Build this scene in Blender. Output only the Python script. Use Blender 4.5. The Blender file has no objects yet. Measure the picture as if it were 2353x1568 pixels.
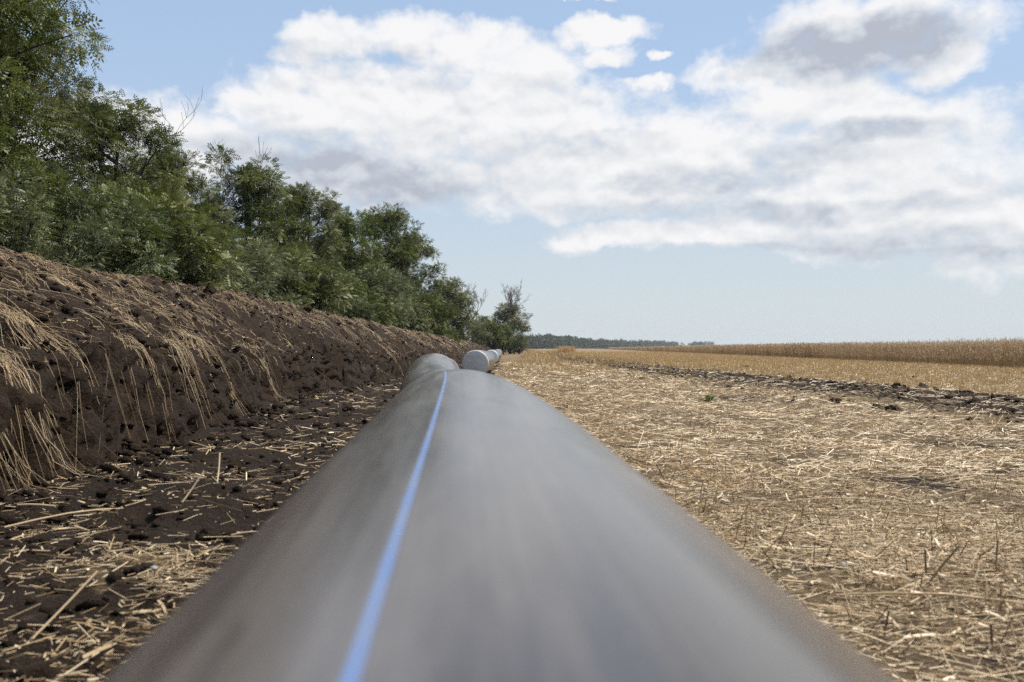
import bpy, math, random
import numpy as np
from mathutils import Vector, Matrix

random.seed(7)
rng = np.random.default_rng(11)
scene = bpy.context.scene
COL = scene.collection
R = math.radians

# ------------------------------------------------------------------ camera, world, sun, exposure
CAM_H = 0.73
FPX = 2092.0            # focal length in the units of the picture 2353 wide
cam_d = bpy.data.cameras.new('camera')
cam_d.sensor_width = 36.0
cam_d.lens = 36.0 * FPX / 2353.0
cam_d.clip_start = 0.02
cam_d.clip_end = 9000.0
cam_d.dof.use_dof = True
cam_d.dof.focus_distance = 13.0
cam_d.dof.aperture_fstop = 4.6
cam = bpy.data.objects.new('camera', cam_d)
COL.objects.link(cam)
cam.location = (0.0, 0.0, CAM_H)
cam.rotation_euler = (R(90.0) + math.atan(16.0 / FPX), 0.0, 0.0)
scene.camera = cam

SUN_EL, SUN_AZ = 57.0, 62.0      # azimuth from +Y towards +X
world = bpy.data.worlds.new('World')
scene.world = world
world.use_nodes = True
sun_d = bpy.data.lights.new('sun', 'SUN')
sun_d.energy = 5.0
sun_d.angle = R(0.6)
sun_d.color = (1.0, 0.93, 0.82)
sun = bpy.data.objects.new('sun', sun_d)
COL.objects.link(sun)
sv = Vector((math.sin(R(SUN_AZ)) * math.cos(R(SUN_EL)), math.cos(R(SUN_AZ)) * math.cos(R(SUN_EL)), math.sin(R(SUN_EL))))
sun.rotation_euler = sv.to_track_quat('Z', 'Y').to_euler()
sun.location = (20, 60, 80)

scene.view_settings.view_transform = 'Standard'
scene.view_settings.look = 'None'
scene.view_settings.exposure = 0.38
scene.view_settings.gamma = 1.0
scene.view_settings.use_curve_mapping = False
scene.render.engine = 'CYCLES'
scene.cycles.max_bounces = 7
scene.cycles.transparent_max_bounces = 6
scene.cycles.volume_bounces = 0
scene.cycles.use_adaptive_sampling = True
scene.cycles.adaptive_threshold = 0.008
scene.cycles.use_denoising = False
scene.cycles.sample_clamp_indirect = 4.0


# ------------------------------------------------------------------ node helpers
class NT:
    def __init__(self, tree):
        self.t = tree
        tree.nodes.clear()

    def n(self, typ, **kw):
        nd = self.t.nodes.new(typ)
        for k, v in kw.items():
            setattr(nd, k, v)
        return nd

    def put(self, sock, v):
        if v is None:
            return
        if isinstance(v, bpy.types.NodeSocket):
            self.t.links.new(v, sock)
        else:
            sock.default_value = v

    def math(self, op, a, b=None, c=None, clamp=False):
        nd = self.n('ShaderNodeMath', operation=op, use_clamp=clamp)
        self.put(nd.inputs[0], a)
        self.put(nd.inputs[1], b)
        self.put(nd.inputs[2], c)
        return nd.outputs[0]

    def vmath(self, op, a, b=None, out=0):
        nd = self.n('ShaderNodeVectorMath', operation=op)
        self.put(nd.inputs[0], a)
        self.put(nd.inputs[1], b)
        return nd.outputs[out]

    def noise(self, vec, scale, detail=4.0, rough=0.55, dist=0.0, dim='3D'):
        nd = self.n('ShaderNodeTexNoise', noise_dimensions=dim)
        self.put(nd.inputs['Vector'], vec)
        nd.inputs['Scale'].default_value = scale
        nd.inputs['Detail'].default_value = detail
        nd.inputs['Roughness'].default_value = rough
        nd.inputs['Distortion'].default_value = dist
        return nd.outputs['Fac']

    def smooth(self, v, lo, hi, a=0.0, b=1.0):
        nd = self.n('ShaderNodeMapRange', interpolation_type='SMOOTHSTEP')
        self.put(nd.inputs[0], v)
        nd.inputs[1].default_value = lo
        nd.inputs[2].default_value = hi
        nd.inputs[3].default_value = a
        nd.inputs[4].default_value = b
        return nd.outputs[0]

    def mix(self, f, a, b, mode='MIX'):
        nd = self.n('ShaderNodeMix', data_type='RGBA', blend_type=mode)
        self.put(nd.inputs[0], f)
        self.put(nd.inputs[6], a if isinstance(a, bpy.types.NodeSocket) else (*a, 1.0))
        self.put(nd.inputs[7], b if isinstance(b, bpy.types.NodeSocket) else (*b, 1.0))
        return nd.outputs[2]

    def ramp(self, f, stops):
        nd = self.n('ShaderNodeValToRGB')
        self.put(nd.inputs[0], f)
        el = nd.color_ramp.elements
        while len(el) < len(stops):
            el.new(0.5)
        for e, (p, c) in zip(el, stops):
            e.position = p
            e.color = (*c, 1.0)
        return nd.outputs[0]

    def mapping(self, vec, scale):
        return self.vmath('MULTIPLY', vec, scale)


def new_mat(name):
    m = bpy.data.materials.new(name)
    m.use_nodes = True
    return m, NT(m.node_tree)


def finish(nt, shader):
    o = nt.n('ShaderNodeOutputMaterial')
    nt.t.links.new(shader, o.inputs[0])


def principled(nt, base, rough, spec=0.5, normal=None, **kw):
    p = nt.n('ShaderNodeBsdfPrincipled')
    nt.put(p.inputs['Base Color'], base if isinstance(base, bpy.types.NodeSocket) else (*base, 1.0))
    nt.put(p.inputs['Roughness'], rough)
    nt.put(p.inputs['Specular IOR Level'], spec)
    if normal is not None:
        nt.put(p.inputs['Normal'], normal)
    return p


def bump(nt, h, strength, dist, normal=None):
    b = nt.n('ShaderNodeBump')
    nt.put(b.inputs['Height'], h)
    b.inputs['Strength'].default_value = strength
    b.inputs['Distance'].default_value = dist
    if normal is not None:
        nt.put(b.inputs['Normal'], normal)
    return b.outputs[0]


# ------------------------------------------------------------------ sky
def px_az_el(x, y):
    az = math.atan((x - 1176.5) / FPX)
    el = math.atan((800.0 - y) / math.hypot(FPX, x - 1176.5))
    return az, el


CLOUDS = [  # x, y, rx, ry : lobes of the cumulus masses ahead
    (770, 92, 150, 52), (930, 70, 130, 60), (1060, 105, 190, 72), (700, 118, 90, 34), (1190, 170, 150, 90),
    (1370, 75, 120, 34), (1380, 130, 90, 26), (1490, 190, 75, 25), (1505, 122, 42, 12),
    (560, 245, 90, 48), (700, 250, 200, 95), (900, 270, 380, 125), (1240, 280, 300, 110),
    (360, 300, 150, 95), (470, 350, 220, 80), (870, 405, 330, 78), (1250, 395, 330, 110),
    (1560, 350, 330, 95), (1500, 440, 300, 62), (1990, 72, 260, 105), (1800, 165, 210, 55), (2170, 130, 110, 50),
    (1880, 235, 220, 70), (2080, 262, 200, 62), (2000, 350, 330, 100), (1980, 460, 400, 90),
    (2260, 500, 240, 92), (1330, 560, 110, 25), (1560, 545, 330, 42), (2030, 545, 360, 52),
    (2480, 560, 300, 90), (80, 420, 320, 150), (1340, -10, 60, 14)]
SHADES = [  # x, y, rx, ry, amount : thick grey undersides
    (860, 425, 300, 62, 0.85), (690, 345, 180, 40, 0.55), (1960, 108, 235, 66, 1.05), (2060, 80, 120, 60, 0.3), (2040, 292, 150, 22, 0.75),
    (1640, 412, 190, 34, 0.7), (1860, 348, 120, 26, 0.55), (1900, 488, 260, 26, 0.55), (2080, 565, 330, 36, 0.45),
    (820, 128, 220, 34, 0.40), (1250, 335, 280, 34, 0.30), (1080, 190, 200, 34, 0.22), (1500, 480, 280, 20, 0.35),
    (1560, 582, 300, 16, 0.40), (640, 270, 60, 30, 0.25), (1955, 78, 26, 14, -0.35), (2270, 590, 250, 20, 0.35),
    (420, 360, 140, 40, 0.22)]
w = NT(world.node_tree)
tc = w.n('ShaderNodeTexCoord')
sep = w.n('ShaderNodeSeparateXYZ')
w.t.links.new(w.vmath('NORMALIZE', tc.outputs['Generated']), sep.inputs[0])
dx, dy, dz = sep.outputs
az = w.math('ARCTAN2', dx, dy)
el = w.math('ARCSINE', dz)
comb = w.n('ShaderNodeCombineXYZ')
w.put(comb.inputs[0], az)
w.put(comb.inputs[1], el)
P = comb.outputs[0]
# slight warp of the lobe outlines
wa = w.n('ShaderNodeTexNoise', noise_dimensions='2D')
w.put(wa.inputs['Vector'], P)
wa.inputs['Scale'].default_value = 11.0
wa.inputs['Detail'].default_value = 6.0
wa.inputs['Roughness'].default_value = 0.6
warp = w.vmath('MULTIPLY', w.vmath('SUBTRACT', wa.outputs['Color'], (0.5, 0.5, 0.5)), (0.085, 0.055, 0.0))
PW = w.vmath('ADD', P, warp)


def lobe(Pv, x, y, rx, ry):
    a, e = px_az_el(x, y)
    k = 1.0 / FPX
    d = w.vmath('MULTIPLY', w.vmath('SUBTRACT', Pv, (a, e, 0.0)), (1 / (rx * k), 1 / (ry * k), 0.0))
    return w.vmath('DOT_PRODUCT', d, d, out=1)


f = None
for c in CLOUDS:
    d2 = lobe(PW, *c)
    f = d2 if f is None else w.math('SMOOTH_MIN', f, d2, 0.35)
field = w.math('SUBTRACT', 1.0, f)
PU = w.vmath('ADD', PW, (0.012, 0.036, 0.0))
fu = None
for c in CLOUDS:
    d2 = lobe(PU, *c)
    fu = d2 if fu is None else w.math('SMOOTH_MIN', fu, d2, 0.35)
field_up = w.math('SUBTRACT', 1.0, fu)
# rest of the sky: same kind of broken cumulus, away from the lobes
Ps = w.mapping(P, (1.0, 2.0, 1.0))
gen = w.noise(Ps, 2.1, 5.0, 0.6, dim='2D')
away = w.smooth(w.math('ABSOLUTE', az), 0.60, 0.80)
high = w.smooth(el, 0.46, 0.62)
out_mask = w.math('MAXIMUM', away, high)
low_clear = w.smooth(el, 0.08, 0.2)
gfield = w.math('MULTIPLY', w.math('MULTIPLY', w.math('SUBTRACT', gen, 0.50), 5.0), w.math('MULTIPLY', out_mask, low_clear))
gfield = w.math('ADD', gfield, w.math('MULTIPLY', w.math('SUBTRACT', out_mask, 1.0), 3.0))
field = w.math('MAXIMUM', field, gfield)
Pn = w.mapping(P, (1.0, 1.45, 1.0))
fb = w.noise(Pn, 26.0, 8.0, 0.56, dim='2D')


def billow(Pv, sc, octs=4):
    tot, amp, nrm_ = None, 1.0, 0.0
    for o in range(octs):
        nn_ = w.noise(w.vmath('ADD', Pv, (3.1 * o, 1.7 * o, 0.0)), sc * 2.05 ** o, 0.0, 0.5, dim='2D')
        b_ = w.math('MULTIPLY', w.math('ABSOLUTE', w.math('SUBTRACT', nn_, 0.5)), 3.2 * amp)
        tot = b_ if tot is None else w.math('ADD', tot, b_)
        nrm_ += amp
        amp *= 0.58
    return w.math('DIVIDE', tot, nrm_)


Pw2 = w.vmath('ADD', Pn, w.vmath('MULTIPLY', warp, (0.25, 0.25, 0.0)))
bl = billow(Pw2, 13.0)
bl2 = billow(w.vmath('ADD', Pw2, (0.004, 0.012, 0.0)), 13.0)
field = w.math('ADD', field, w.math('MULTIPLY', w.math('SUBTRACT', fb, 0.5), 1.3))
field = w.math('ADD', field, w.math('MULTIPLY', w.math('SUBTRACT', bl, 0.42), 0.45))
dens = w.math('POWER', w.smooth(field, -0.18, 0.85), 0.78)
# relief: compare billow noise with a sample nearer to the light
big = w.noise(Pn, 13.0, 6.0, 0.50, 0.15, dim='2D')
Pup = w.vmath('ADD', Pn, (0.003, 0.014, 0.0))
big2 = w.noise(Pup, 13.0, 6.0, 0.50, 0.15, dim='2D')
relief = w.math('MULTIPLY', w.math('ADD', w.math('SUBTRACT', big, big2), w.math('MULTIPLY', w.math('SUBTRACT', bl, bl2), 0.25)), 0.95)
PS2 = w.vmath('ADD', P, w.vmath('MULTIPLY', warp, (0.6, 0.5, 0.0)))
sh = None
for (x, y, rx, ry, am) in SHADES:
    g = w.smooth(lobe(PS2, x, y, rx, ry), 0.0, 1.9, am, 0.0)
    sh = g if sh is None else w.math('ADD', sh, g)
sh = w.math('ADD', sh, w.math('MULTIPLY', w.smooth(gfield, 0.4, 1.6), 0.55))
shade = w.math('SUBTRACT', w.math('MULTIPLY', w.math('MULTIPLY', sh, 0.85), w.smooth(w.math('ADD', bl, fb), 0.55, 1.35, 1.12, 0.80)), relief)
shade = w.math('ADD', shade, w.math('MULTIPLY', w.math('SUBTRACT', 0.5, big), 0.55))
shade = w.math('ADD', shade, w.smooth(el, 0.10, 0.26, 0.10, 0.0))
shade = w.math('ADD', shade, w.smooth(w.math('ADD', field_up, w.math('MULTIPLY', w.math('SUBTRACT', big2, 0.5), 2.2)), -0.3, 1.0, -0.12, 0.13))
ccol = w.ramp(shade, [(0.0, (0.90, 0.90, 0.91)), (0.25, (0.80, 0.81, 0.83)), (0.6, (0.64, 0.68, 0.735)), (1.0, (0.46, 0.495, 0.57))])
sky = w.n('ShaderNodeTexSky', sky_type='NISHITA')
sky.sun_disc = False
sky.sun_elevation = R(SUN_EL)
sky.sun_rotation = R(SUN_AZ)
sky.altitude = 100.0
sky.air_density = 1.0
sky.dust_density = 1.0
sky.ozone_density = 1.0
pale = w.mix(w.smooth(el, 0.0, 0.34), (6.5, 7.2, 7.6), (4.8, 6.5, 9.1))
skyc = w.mix(w.smooth(el, -0.02, 0.60, 0.88, 0.60), sky.outputs[0], pale)
bg1 = w.n('ShaderNodeBackground')
w.put(bg1.inputs[0], skyc)
bg1.inputs[1].default_value = 0.078
bg2 = w.n('ShaderNodeBackground')
w.put(bg2.inputs[0], ccol)
bg2.inputs[1].default_value = 0.80
mx = w.n('ShaderNodeMixShader')
w.put(mx.inputs[0], w.math('MULTIPLY', dens, w.smooth(el, 0.0, 0.05)))
w.t.links.new(bg1.outputs[0], mx.inputs[1])
w.t.links.new(bg2.outputs[0], mx.inputs[2])
wo = w.n('ShaderNodeOutputWorld')
w.t.links.new(mx.outputs[0], wo.inputs[0])


# ------------------------------------------------------------------ numpy noise
def _hash(ix, iy, seed):
    h = (ix.astype(np.int64) * 374761393 + iy.astype(np.int64) * 668265263 + seed * 1442695041) & 0xFFFFFFFF
    h = ((h ^ (h >> 13)) * 1274126177) & 0xFFFFFFFF
    h = ((h ^ (h >> 16)) * 2246822519) & 0xFFFFFFFF
    return ((h ^ (h >> 15)) & 0xFFFFFF) / float(0xFFFFFF)


def vnoise(x, y, seed=0):
    ix, iy = np.floor(x), np.floor(y)
    fx, fy = x - ix, y - iy
    fx = fx * fx * (3 - 2 * fx)
    fy = fy * fy * (3 - 2 * fy)
    a = _hash(ix, iy, seed)
    b = _hash(ix + 1, iy, seed)
    c = _hash(ix, iy + 1, seed)
    d = _hash(ix + 1, iy + 1, seed)
    return (a * (1 - fx) + b * fx) * (1 - fy) + (c * (1 - fx) + d * fx) * fy * 1.0


def fbm(x, y, scale, octv=4, seed=0, gain=0.5):
    s, a, tot = 0.0, 1.0, 0.0
    for o in range(octv):
        c, sn = math.cos(o * 1.1), math.sin(o * 1.1)
        s = s + a * (vnoise((x * c - y * sn) * scale + o * 17.3, (x * sn + y * c) * scale - o * 9.1, seed + o) - 0.5)
        tot += a
        a *= gain
        scale *= 2.03
    return s / tot * 2.0          # about -1..1


def clods(x, y, size, seed):
    """rounded lumps: distance to jittered cell points"""
    gx, gy = x / size, y / size
    ix, iy = np.floor(gx), np.floor(gy)
    best = np.full(np.shape(x), 9.0)
    for ox in (-1, 0, 1):
        for oy in (-1, 0, 1):
            cx, cy = ix + ox, iy + oy
            px = cx + _hash(cx, cy, seed)
            py = cy + _hash(cx, cy, seed + 5)
            rad = 0.35 + 0.65 * _hash(cx, cy, seed + 9)
            d = np.hypot(gx - px, gy - py) / rad
            best = np.minimum(best, d)
    return np.sqrt(np.clip(1 - best * best, 0, 1))


def sst(a, b, v):
    t = np.clip((v - a) / (b - a), 0, 1)
    return t * t * (3 - 2 * t)


# ------------------------------------------------------------------ lie of the land
def strip_x(y):        # turned soil strip on the right
    return np.interp(y, [-20, 5, 10.5, 13.3, 16.4, 21.2, 30.5, 54.5, 110, 400], [6.5, 6.3, 6.1, 5.95, 5.7, 5.1, 4.7, 4.0, 5.2, 26])


def strip_m(x, y):
    wob = 0.35 * fbm(x, y, 0.6, 3, 51)
    hw = np.interp(y, [0, 10, 25, 60, 200], [1.25, 1.25, 1.15, 1.0, 0.8])
    return 1 - sst(0.55, 1.25, np.abs(x - strip_x(y) + wob) / hw)


def foot_x(y):
    return np.interp(y, [-20, 0, 4.2, 6.9, 13.3, 20.4, 40, 80, 120, 160], [-2.2, -2.3, -2.38, -2.45, -3.15, -2.6, -2.2, -2.0, -1.6, -1.0])


def soil_m(x, y):      # 1 = bare soil, 0 = straw cover
    left = sst(-0.2, -0.75, x + 0.25 * fbm(x, y, 1.1, 3, 21)) * (1 - sst(30, 60, y))
    # near left corner carries more chopped straw
    left = left * (1 - 0.45 * sst(3.4, 2.2, y))
    left = np.clip(left * (0.92 + 0.75 * fbm(x, y, 1.7, 4, 22)), 0, 1)
    patch = sst(0.22, 0.60, fbm(x, y, 0.9, 4, 23)) * sst(-0.3, 0.4, x) * 0.62
    corner = sst(0.9, 0.2, np.hypot((x - 1.55) / 0.9, (y - 2.05) / 0.45)) * 0.75
    return np.clip(np.maximum(np.maximum(left, patch), np.maximum(strip_m(x, y), corner)), 0, 1)


def ground_h(x, y, fine=True):
    far = 1 - sst(40, 90, np.abs(y))
    h = 0.016 * fbm(x, y, 0.7, 3, 1) * far
    sm = strip_m(x, y)
    h = h + sm * far * (0.025 + 0.055 * clods(x, y, 0.23, 31) + 0.035 * clods(x, y, 0.11, 32))
    h = h - 0.03 * np.exp(-((x - strip_x(y) + 0.15) / 0.4) ** 2) * far
    lm = sst(-0.3, -0.9, x) * far
    h = h + lm * (0.030 * clods(x, y, 0.19, 41) * (0.4 + 0.6 * sst(-0.1, 0.4, fbm(x, y, 1.2, 2, 43))) + 0.022 * clods(x, y, 0.085, 42) + 0.02 * fbm(x, y, 3.0, 3, 44))
    h = h + 0.10 * np.exp(-((x + 1.45) / 0.34) ** 2 - ((y - 4.1) / 0.42) ** 2)
    h = h - 0.10 * np.exp(-((x + 1.95) / 0.16) ** 2 - ((y - 4.3) / 0.9) ** 2)
    h = h + 0.006 * fbm(x, y, 11.0, 2, 45) * far
    return h


def bank_parts(y):
    F = foot_x(y) + 0.10 * fbm(y * 0 + 3.3, y, 0.9, 3, 61) + 0.06 * fbm(y * 0 + 1.3, y, 3.3, 2, 62)
    C = np.interp(y, [-20, 9, 20, 37, 72, 110, 160], [-5.6, -5.2, -4.7, -4.05, -3.0, -2.4, -1.6]) - 0.0
    H = np.interp(y, [-20, 9, 12.6, 20.5, 37, 72, 100, 125, 150], [1.60, 1.60, 1.59, 1.54, 1.32, 1.02, 0.84, 0.5, -0.2])
    H = H + 0.07 * fbm(y * 0 + 7.3, y, 0.35, 3, 63)
    hs = np.interp(y, [0, 4, 8, 14, 22, 60, 150], [0.50, 0.50, 0.42, 0.30, 0.24, 0.15, 0.0]) * (1 + 0.3 * fbm(y * 0 + 2.1, y, 0.8, 3, 64))
    return F, C, H, hs


def bank_h(s, y, detail=True):
    F, C, H, hs = bank_parts(y)
    ww = np.maximum(F - C, 0.6)
    t = s / ww
    up = 1 - np.power(np.clip(1 - np.clip(t, 0, 1), 0, 1), 1.35)
    h = hs * sst(0.0, 0.30, s + 0.02) + (H - hs) * up
    back = np.clip(s - ww, 0, None)
    h = h - 0.10 * back ** 1.6
    h = np.maximum(h, np.where(t > 1, 0.35 - 0.12 * back, -9))
    h = h - 0.16 * sst(0.0, -0.12, s)
    x = F - s
    if detail:
        k = sst(-0.02, 0.15, s)
        h = h + k * (0.08 * fbm(x, y, 1.1, 3, 71) + 0.08 * clods(x, y, 0.30, 72) * sst(-0.2, 0.5, fbm(x, y, 0.9, 2, 79)) + 0.055 * clods(x, y, 0.14, 73) * sst(-0.5, 0.5, fbm(x, y, 2.1, 2, 78))
                     + 0.038 * clods(x, y, 0.065, 74) + 0.040 * fbm(x, y, 8.0, 4, 75, 0.7))
        # holes and torn pockets low on the face
        low = sst(1.2, 0.1, s)
        h = h - low * k * 0.30 * sst(0.05, 0.40, fbm(x, y, 2.6, 3, 76))
    return h


# ------------------------------------------------------------------ mesh helpers
def mesh_np(name, verts, faces, mat, attrs=None, smooth=False):
    """faces: (n,k) int array, or list of such arrays"""
    me = bpy.data.meshes.new(name)
    verts = np.asarray(verts, dtype=np.float32)
    fl = faces if isinstance(faces, list) else [faces]
    nf = sum(len(a) for a in fl)
    loops = np.concatenate([a.reshape(-1) for a in fl]).astype(np.int32)
    tot = np.concatenate([np.full(len(a), a.shape[1], dtype=np.int32) for a in fl])
    start = np.concatenate([[0], np.cumsum(tot)[:-1]]).astype(np.int32)
    me.vertices.add(len(verts))
    me.vertices.foreach_set('co', verts.reshape(-1))
    me.loops.add(len(loops))
    me.loops.foreach_set('vertex_index', loops)
    me.polygons.add(nf)
    me.polygons.foreach_set('loop_start', start)
    me.polygons.foreach_set('loop_total', tot)
    if smooth:
        me.polygons.foreach_set('use_smooth', np.ones(nf, dtype=bool))
    if attrs:
        for k, v in attrs.items():
            a = me.attributes.new(k, 'FLOAT', 'POINT')
            a.data.foreach_set('value', np.asarray(v, dtype=np.float32))
    me.update(calc_edges=True)
    me.materials.append(mat)
    return me


def link(name, me, parent=None, loc=None):
    o = bpy.data.objects.new(name, me)
    COL.objects.link(o)
    if parent is not None:
        o.parent = parent
    if loc is not None:
        o.location = loc
    return o


def tag(o, label=None, cat=None, group=None, kind=None):
    if label:
        o['label'] = label
    if cat:
        o['category'] = cat
    if group:
        o['group'] = group
    if kind:
        o['kind'] = kind
    return o


def grid_faces(nr, nc):
    i = np.arange((nr - 1) * (nc - 1))
    r, c = i // (nc - 1), i % (nc - 1)
    a = r * nc + c
    return np.stack([a, a + 1, a + nc + 1, a + nc], 1)


def tubes(paths, radii, sides=3, closed_tip=False):
    """paths (n,m,3), radii (n,m) -> verts, quads ; one thin tube per path"""
    n, m, _ = paths.shape
    tng = np.gradient(paths, axis=1)
    tng /= np.linalg.norm(tng, axis=2, keepdims=True) + 1e-9
    ref = np.where(np.abs(tng[:, :, 2:3]) > 0.9, np.array([1.0, 0, 0]), np.array([0, 0, 1.0]))
    u = np.cross(tng, ref)
    u /= np.linalg.norm(u, axis=2, keepdims=True) + 1e-9
    v = np.cross(tng, u)
    ang = np.arange(sides) / sides * 2 * np.pi
    ring = (u[:, :, None, :] * np.cos(ang)[None, None, :, None] + v[:, :, None, :] * np.sin(ang)[None, None, :, None])
    pts = paths[:, :, None, :] + ring * radii[:, :, None, None]
    verts = pts.reshape(-1, 3)
    base = (np.arange(n) * m * sides)[:, None, None]
    seg = (np.arange(m - 1) * sides)[None, :, None]
    k = np.arange(sides)[None, None, :]
    k2 = (k + 1) % sides
    q = np.stack([base + seg + k, base + seg + k2, base + seg + sides + k2, base + seg + sides + k], 3).reshape(-1, 4)
    return verts, q


def ribbons(paths, widths, side):
    """paths (n,m,3), widths (n,m), side (n,3) unit vectors"""
    n, m, _ = paths.shape
    off = side[:, None, :] * widths[:, :, None] * 0.5
    pts = np.stack([paths - off, paths + off], 2)
    verts = pts.reshape(-1, 3)
    base = (np.arange(n) * m * 2)[:, None]
    sgm = (np.arange(m - 1) * 2)[None, :]
    a = base + sgm
    q = np.stack([a, a + 1, a + 3, a + 2], 2).reshape(-1, 4)
    return verts, q


# ------------------------------------------------------------------ materials
def mat_soil(name, straw_mix=False):
    m, t = new_mat(name)
    tcn = t.n('ShaderNodeTexCoord').outputs['Object']
    n1 = t.noise(tcn, 2.2, 6, 0.6)
    n2 = t.noise(tcn, 38.0, 6, 0.65)
    n3 = t.noise(tcn, 170.0, 3, 0.6)
    col = t.ramp(n1, [(0.30, (0.0125, 0.0066, 0.0036)), (0.55, (0.0255, 0.0142, 0.0077)), (0.75, (0.045, 0.0265, 0.0150))])
    col = t.mix(t.smooth(n2, 0.45, 0.75), col, (0.046, 0.029, 0.0175))
    col = t.mix(t.smooth(n3, 0.64, 0.70, 0.0, 0.8), col, (0.26, 0.20, 0.13))
    hgt = t.math('ADD', t.math('MULTIPLY', n2, 1.0), t.math('MULTIPLY', n3, 0.35))
    if straw_mix:
        at = t.n('ShaderNodeAttribute', attribute_name='soil')
        sv_ = at.outputs['Fac']
        # chopped straw seen as short streaks running several ways
        lay = None
        for ang, sc in ((0.2, 1.0), (1.3, 1.25), (2.3, 0.85), (0.75, 1.6)):
            mp = t.n('ShaderNodeMapping')
            t.put(mp.inputs[0], tcn)
            mp.inputs['Rotation'].default_value = (0, 0, ang)
            mp.inputs['Scale'].default_value = (16.0 * sc, 130.0 * sc, 1.0)
            nn = t.noise(mp.outputs[0], 1.0, 2, 0.5)
            lay = nn if lay is None else t.math('MAXIMUM', lay, nn)
        scol = t.ramp(lay, [(0.50, (0.050, 0.033, 0.020)), (0.60, (0.17, 0.12, 0.070)), (0.70, (0.38, 0.29, 0.18)), (0.80, (0.56, 0.45, 0.30))])
        big_ = t.noise(tcn, 0.8, 5, 0.6)
        scol = t.mix(t.smooth(big_, 0.35, 0.7, 0.0, 0.45), scol, (0.36, 0.25, 0.12))
        edge = t.smooth(t.math('ADD', sv_, t.math('MULTIPLY', t.math('SUBTRACT', t.noise(tcn, 9.0, 4, 0.6), 0.5), 0.9)), 0.35, 0.65)
        col = t.mix(edge, scol, col)
        # the standing stubble zone seen far off is more golden
        hgt = t.math('ADD', hgt, t.math('MULTIPLY', lay, 1.2))
    nrm = bump(t, hgt, 1.0, 0.05)
    p = principled(t, col, 0.9, 0.2, nrm)
    finish(t, p.outputs[0])
    return m


def mat_straw(name, c0, c1, c2, attr='tint', gloss=0.35, trans=0.15):
    m, t = new_mat(name)
    at = t.n('ShaderNodeAttribute', attribute_name=attr)
    f_ = at.outputs['Fac']
    col = t.ramp(f_, [(0.0, c0), (0.5, c1), (1.0, c2)])
    p = principled(t, col, 0.45, gloss)
    tr = t.n('ShaderNodeBsdfTranslucent')
    t.put(tr.inputs[0], col)
    ms = t.n('ShaderNodeMixShader')
    ms.inputs[0].default_value = trans
    t.t.links.new(p.outputs[0], ms.inputs[1])
    t.t.links.new(tr.outputs[0], ms.inputs[2])
    finish(t, ms.outputs[0])
    return m


def mat_leaf(name, dark, mid, light, trans=0.32):
    m, t = new_mat(name)
    at = t.n('ShaderNodeAttribute', attribute_name='tint')
    oi = t.n('ShaderNodeObjectInfo')
    col = t.ramp(at.outputs['Fac'], [(0.0, dark), (0.5, mid), (1.0, light)])
    hs_ = t.n('ShaderNodeHueSaturation')
    t.put(hs_.inputs['Hue'], t.smooth(oi.outputs['Random'], 0, 1, 0.468, 0.500))
    t.put(hs_.inputs['Saturation'], t.smooth(oi.outputs['Random'], 0, 1, 0.85, 1.08))
    t.put(hs_.inputs['Value'], t.smooth(oi.outputs['Random'], 0, 1, 1.12, 0.86))
    t.put(hs_.inputs['Color'], col)
    c = hs_.outputs[0]
    p = principled(t, c, 0.55, 0.30)
    tr = t.n('ShaderNodeBsdfTranslucent')
    t.put(tr.inputs[0], t.mix(0.5, c, (0.12, 0.16, 0.02)))
    ms = t.n('ShaderNodeMixShader')
    ms.inputs[0].default_value = trans * 0.75
    t.t.links.new(p.outputs[0], ms.inputs[1])
    t.t.links.new(tr.outputs[0], ms.inputs[2])
    finish(t, ms.outputs[0])
    return m


def mat_bark(name, c0, c1):
    m, t = new_mat(name)
    tcn = t.n('ShaderNodeTexCoord').outputs['Object']
    n1 = t.noise(t.mapping(tcn, (30, 30, 6)), 1.0, 5, 0.65)
    col = t.ramp(n1, [(0.3, c0), (0.7, c1)])
    p = principled(t, col, 0.9, 0.2, bump(t, n1, 0.8, 0.02))
    finish(t, p.outputs[0])
    return m


M_GROUND = mat_soil('ground_soil_and_chaff', True)
M_SOIL = mat_soil('dark_soil')
M_STRAW = mat_straw('straw', (0.12, 0.072, 0.036), (0.49, 0.355, 0.200), (0.80, 0.665, 0.46))
M_STUB = mat_straw('golden_stubble', (0.26, 0.155, 0.06), (0.58, 0.40, 0.18), (0.76, 0.58, 0.33))
M_WHEAT = mat_straw('ripe_wheat', (0.15, 0.090, 0.042), (0.40, 0.275, 0.145), (0.68, 0.52, 0.33), trans=0.2)
M_LEAF = mat_leaf('locust_leaf', (0.020, 0.034, 0.011), (0.080, 0.105, 0.026), (0.22, 0.245, 0.10))
M_LEAFG = mat_leaf('grey_green_leaf', (0.034, 0.050, 0.022), (0.105, 0.132, 0.062), (0.25, 0.285, 0.16))
M_LEAFD = mat_leaf('dark_far_leaf', (0.012, 0.021, 0.011), (0.021, 0.033, 0.016), (0.038, 0.052, 0.026))
M_LEAFW = mat_leaf('weed_leaf', (0.06, 0.085, 0.03), (0.10, 0.135, 0.05), (0.17, 0.21, 0.09))
M_BARK = mat_bark('dark_bark', (0.018, 0.013, 0.010), (0.06, 0.047, 0.036))
M_DEAD = mat_bark('grey_dead_wood', (0.06, 0.05, 0.045), (0.17, 0.15, 0.135))
M_TWIG = mat_bark('brown_dry_twig', (0.10, 0.062, 0.036), (0.27, 0.18, 0.11))

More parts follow.
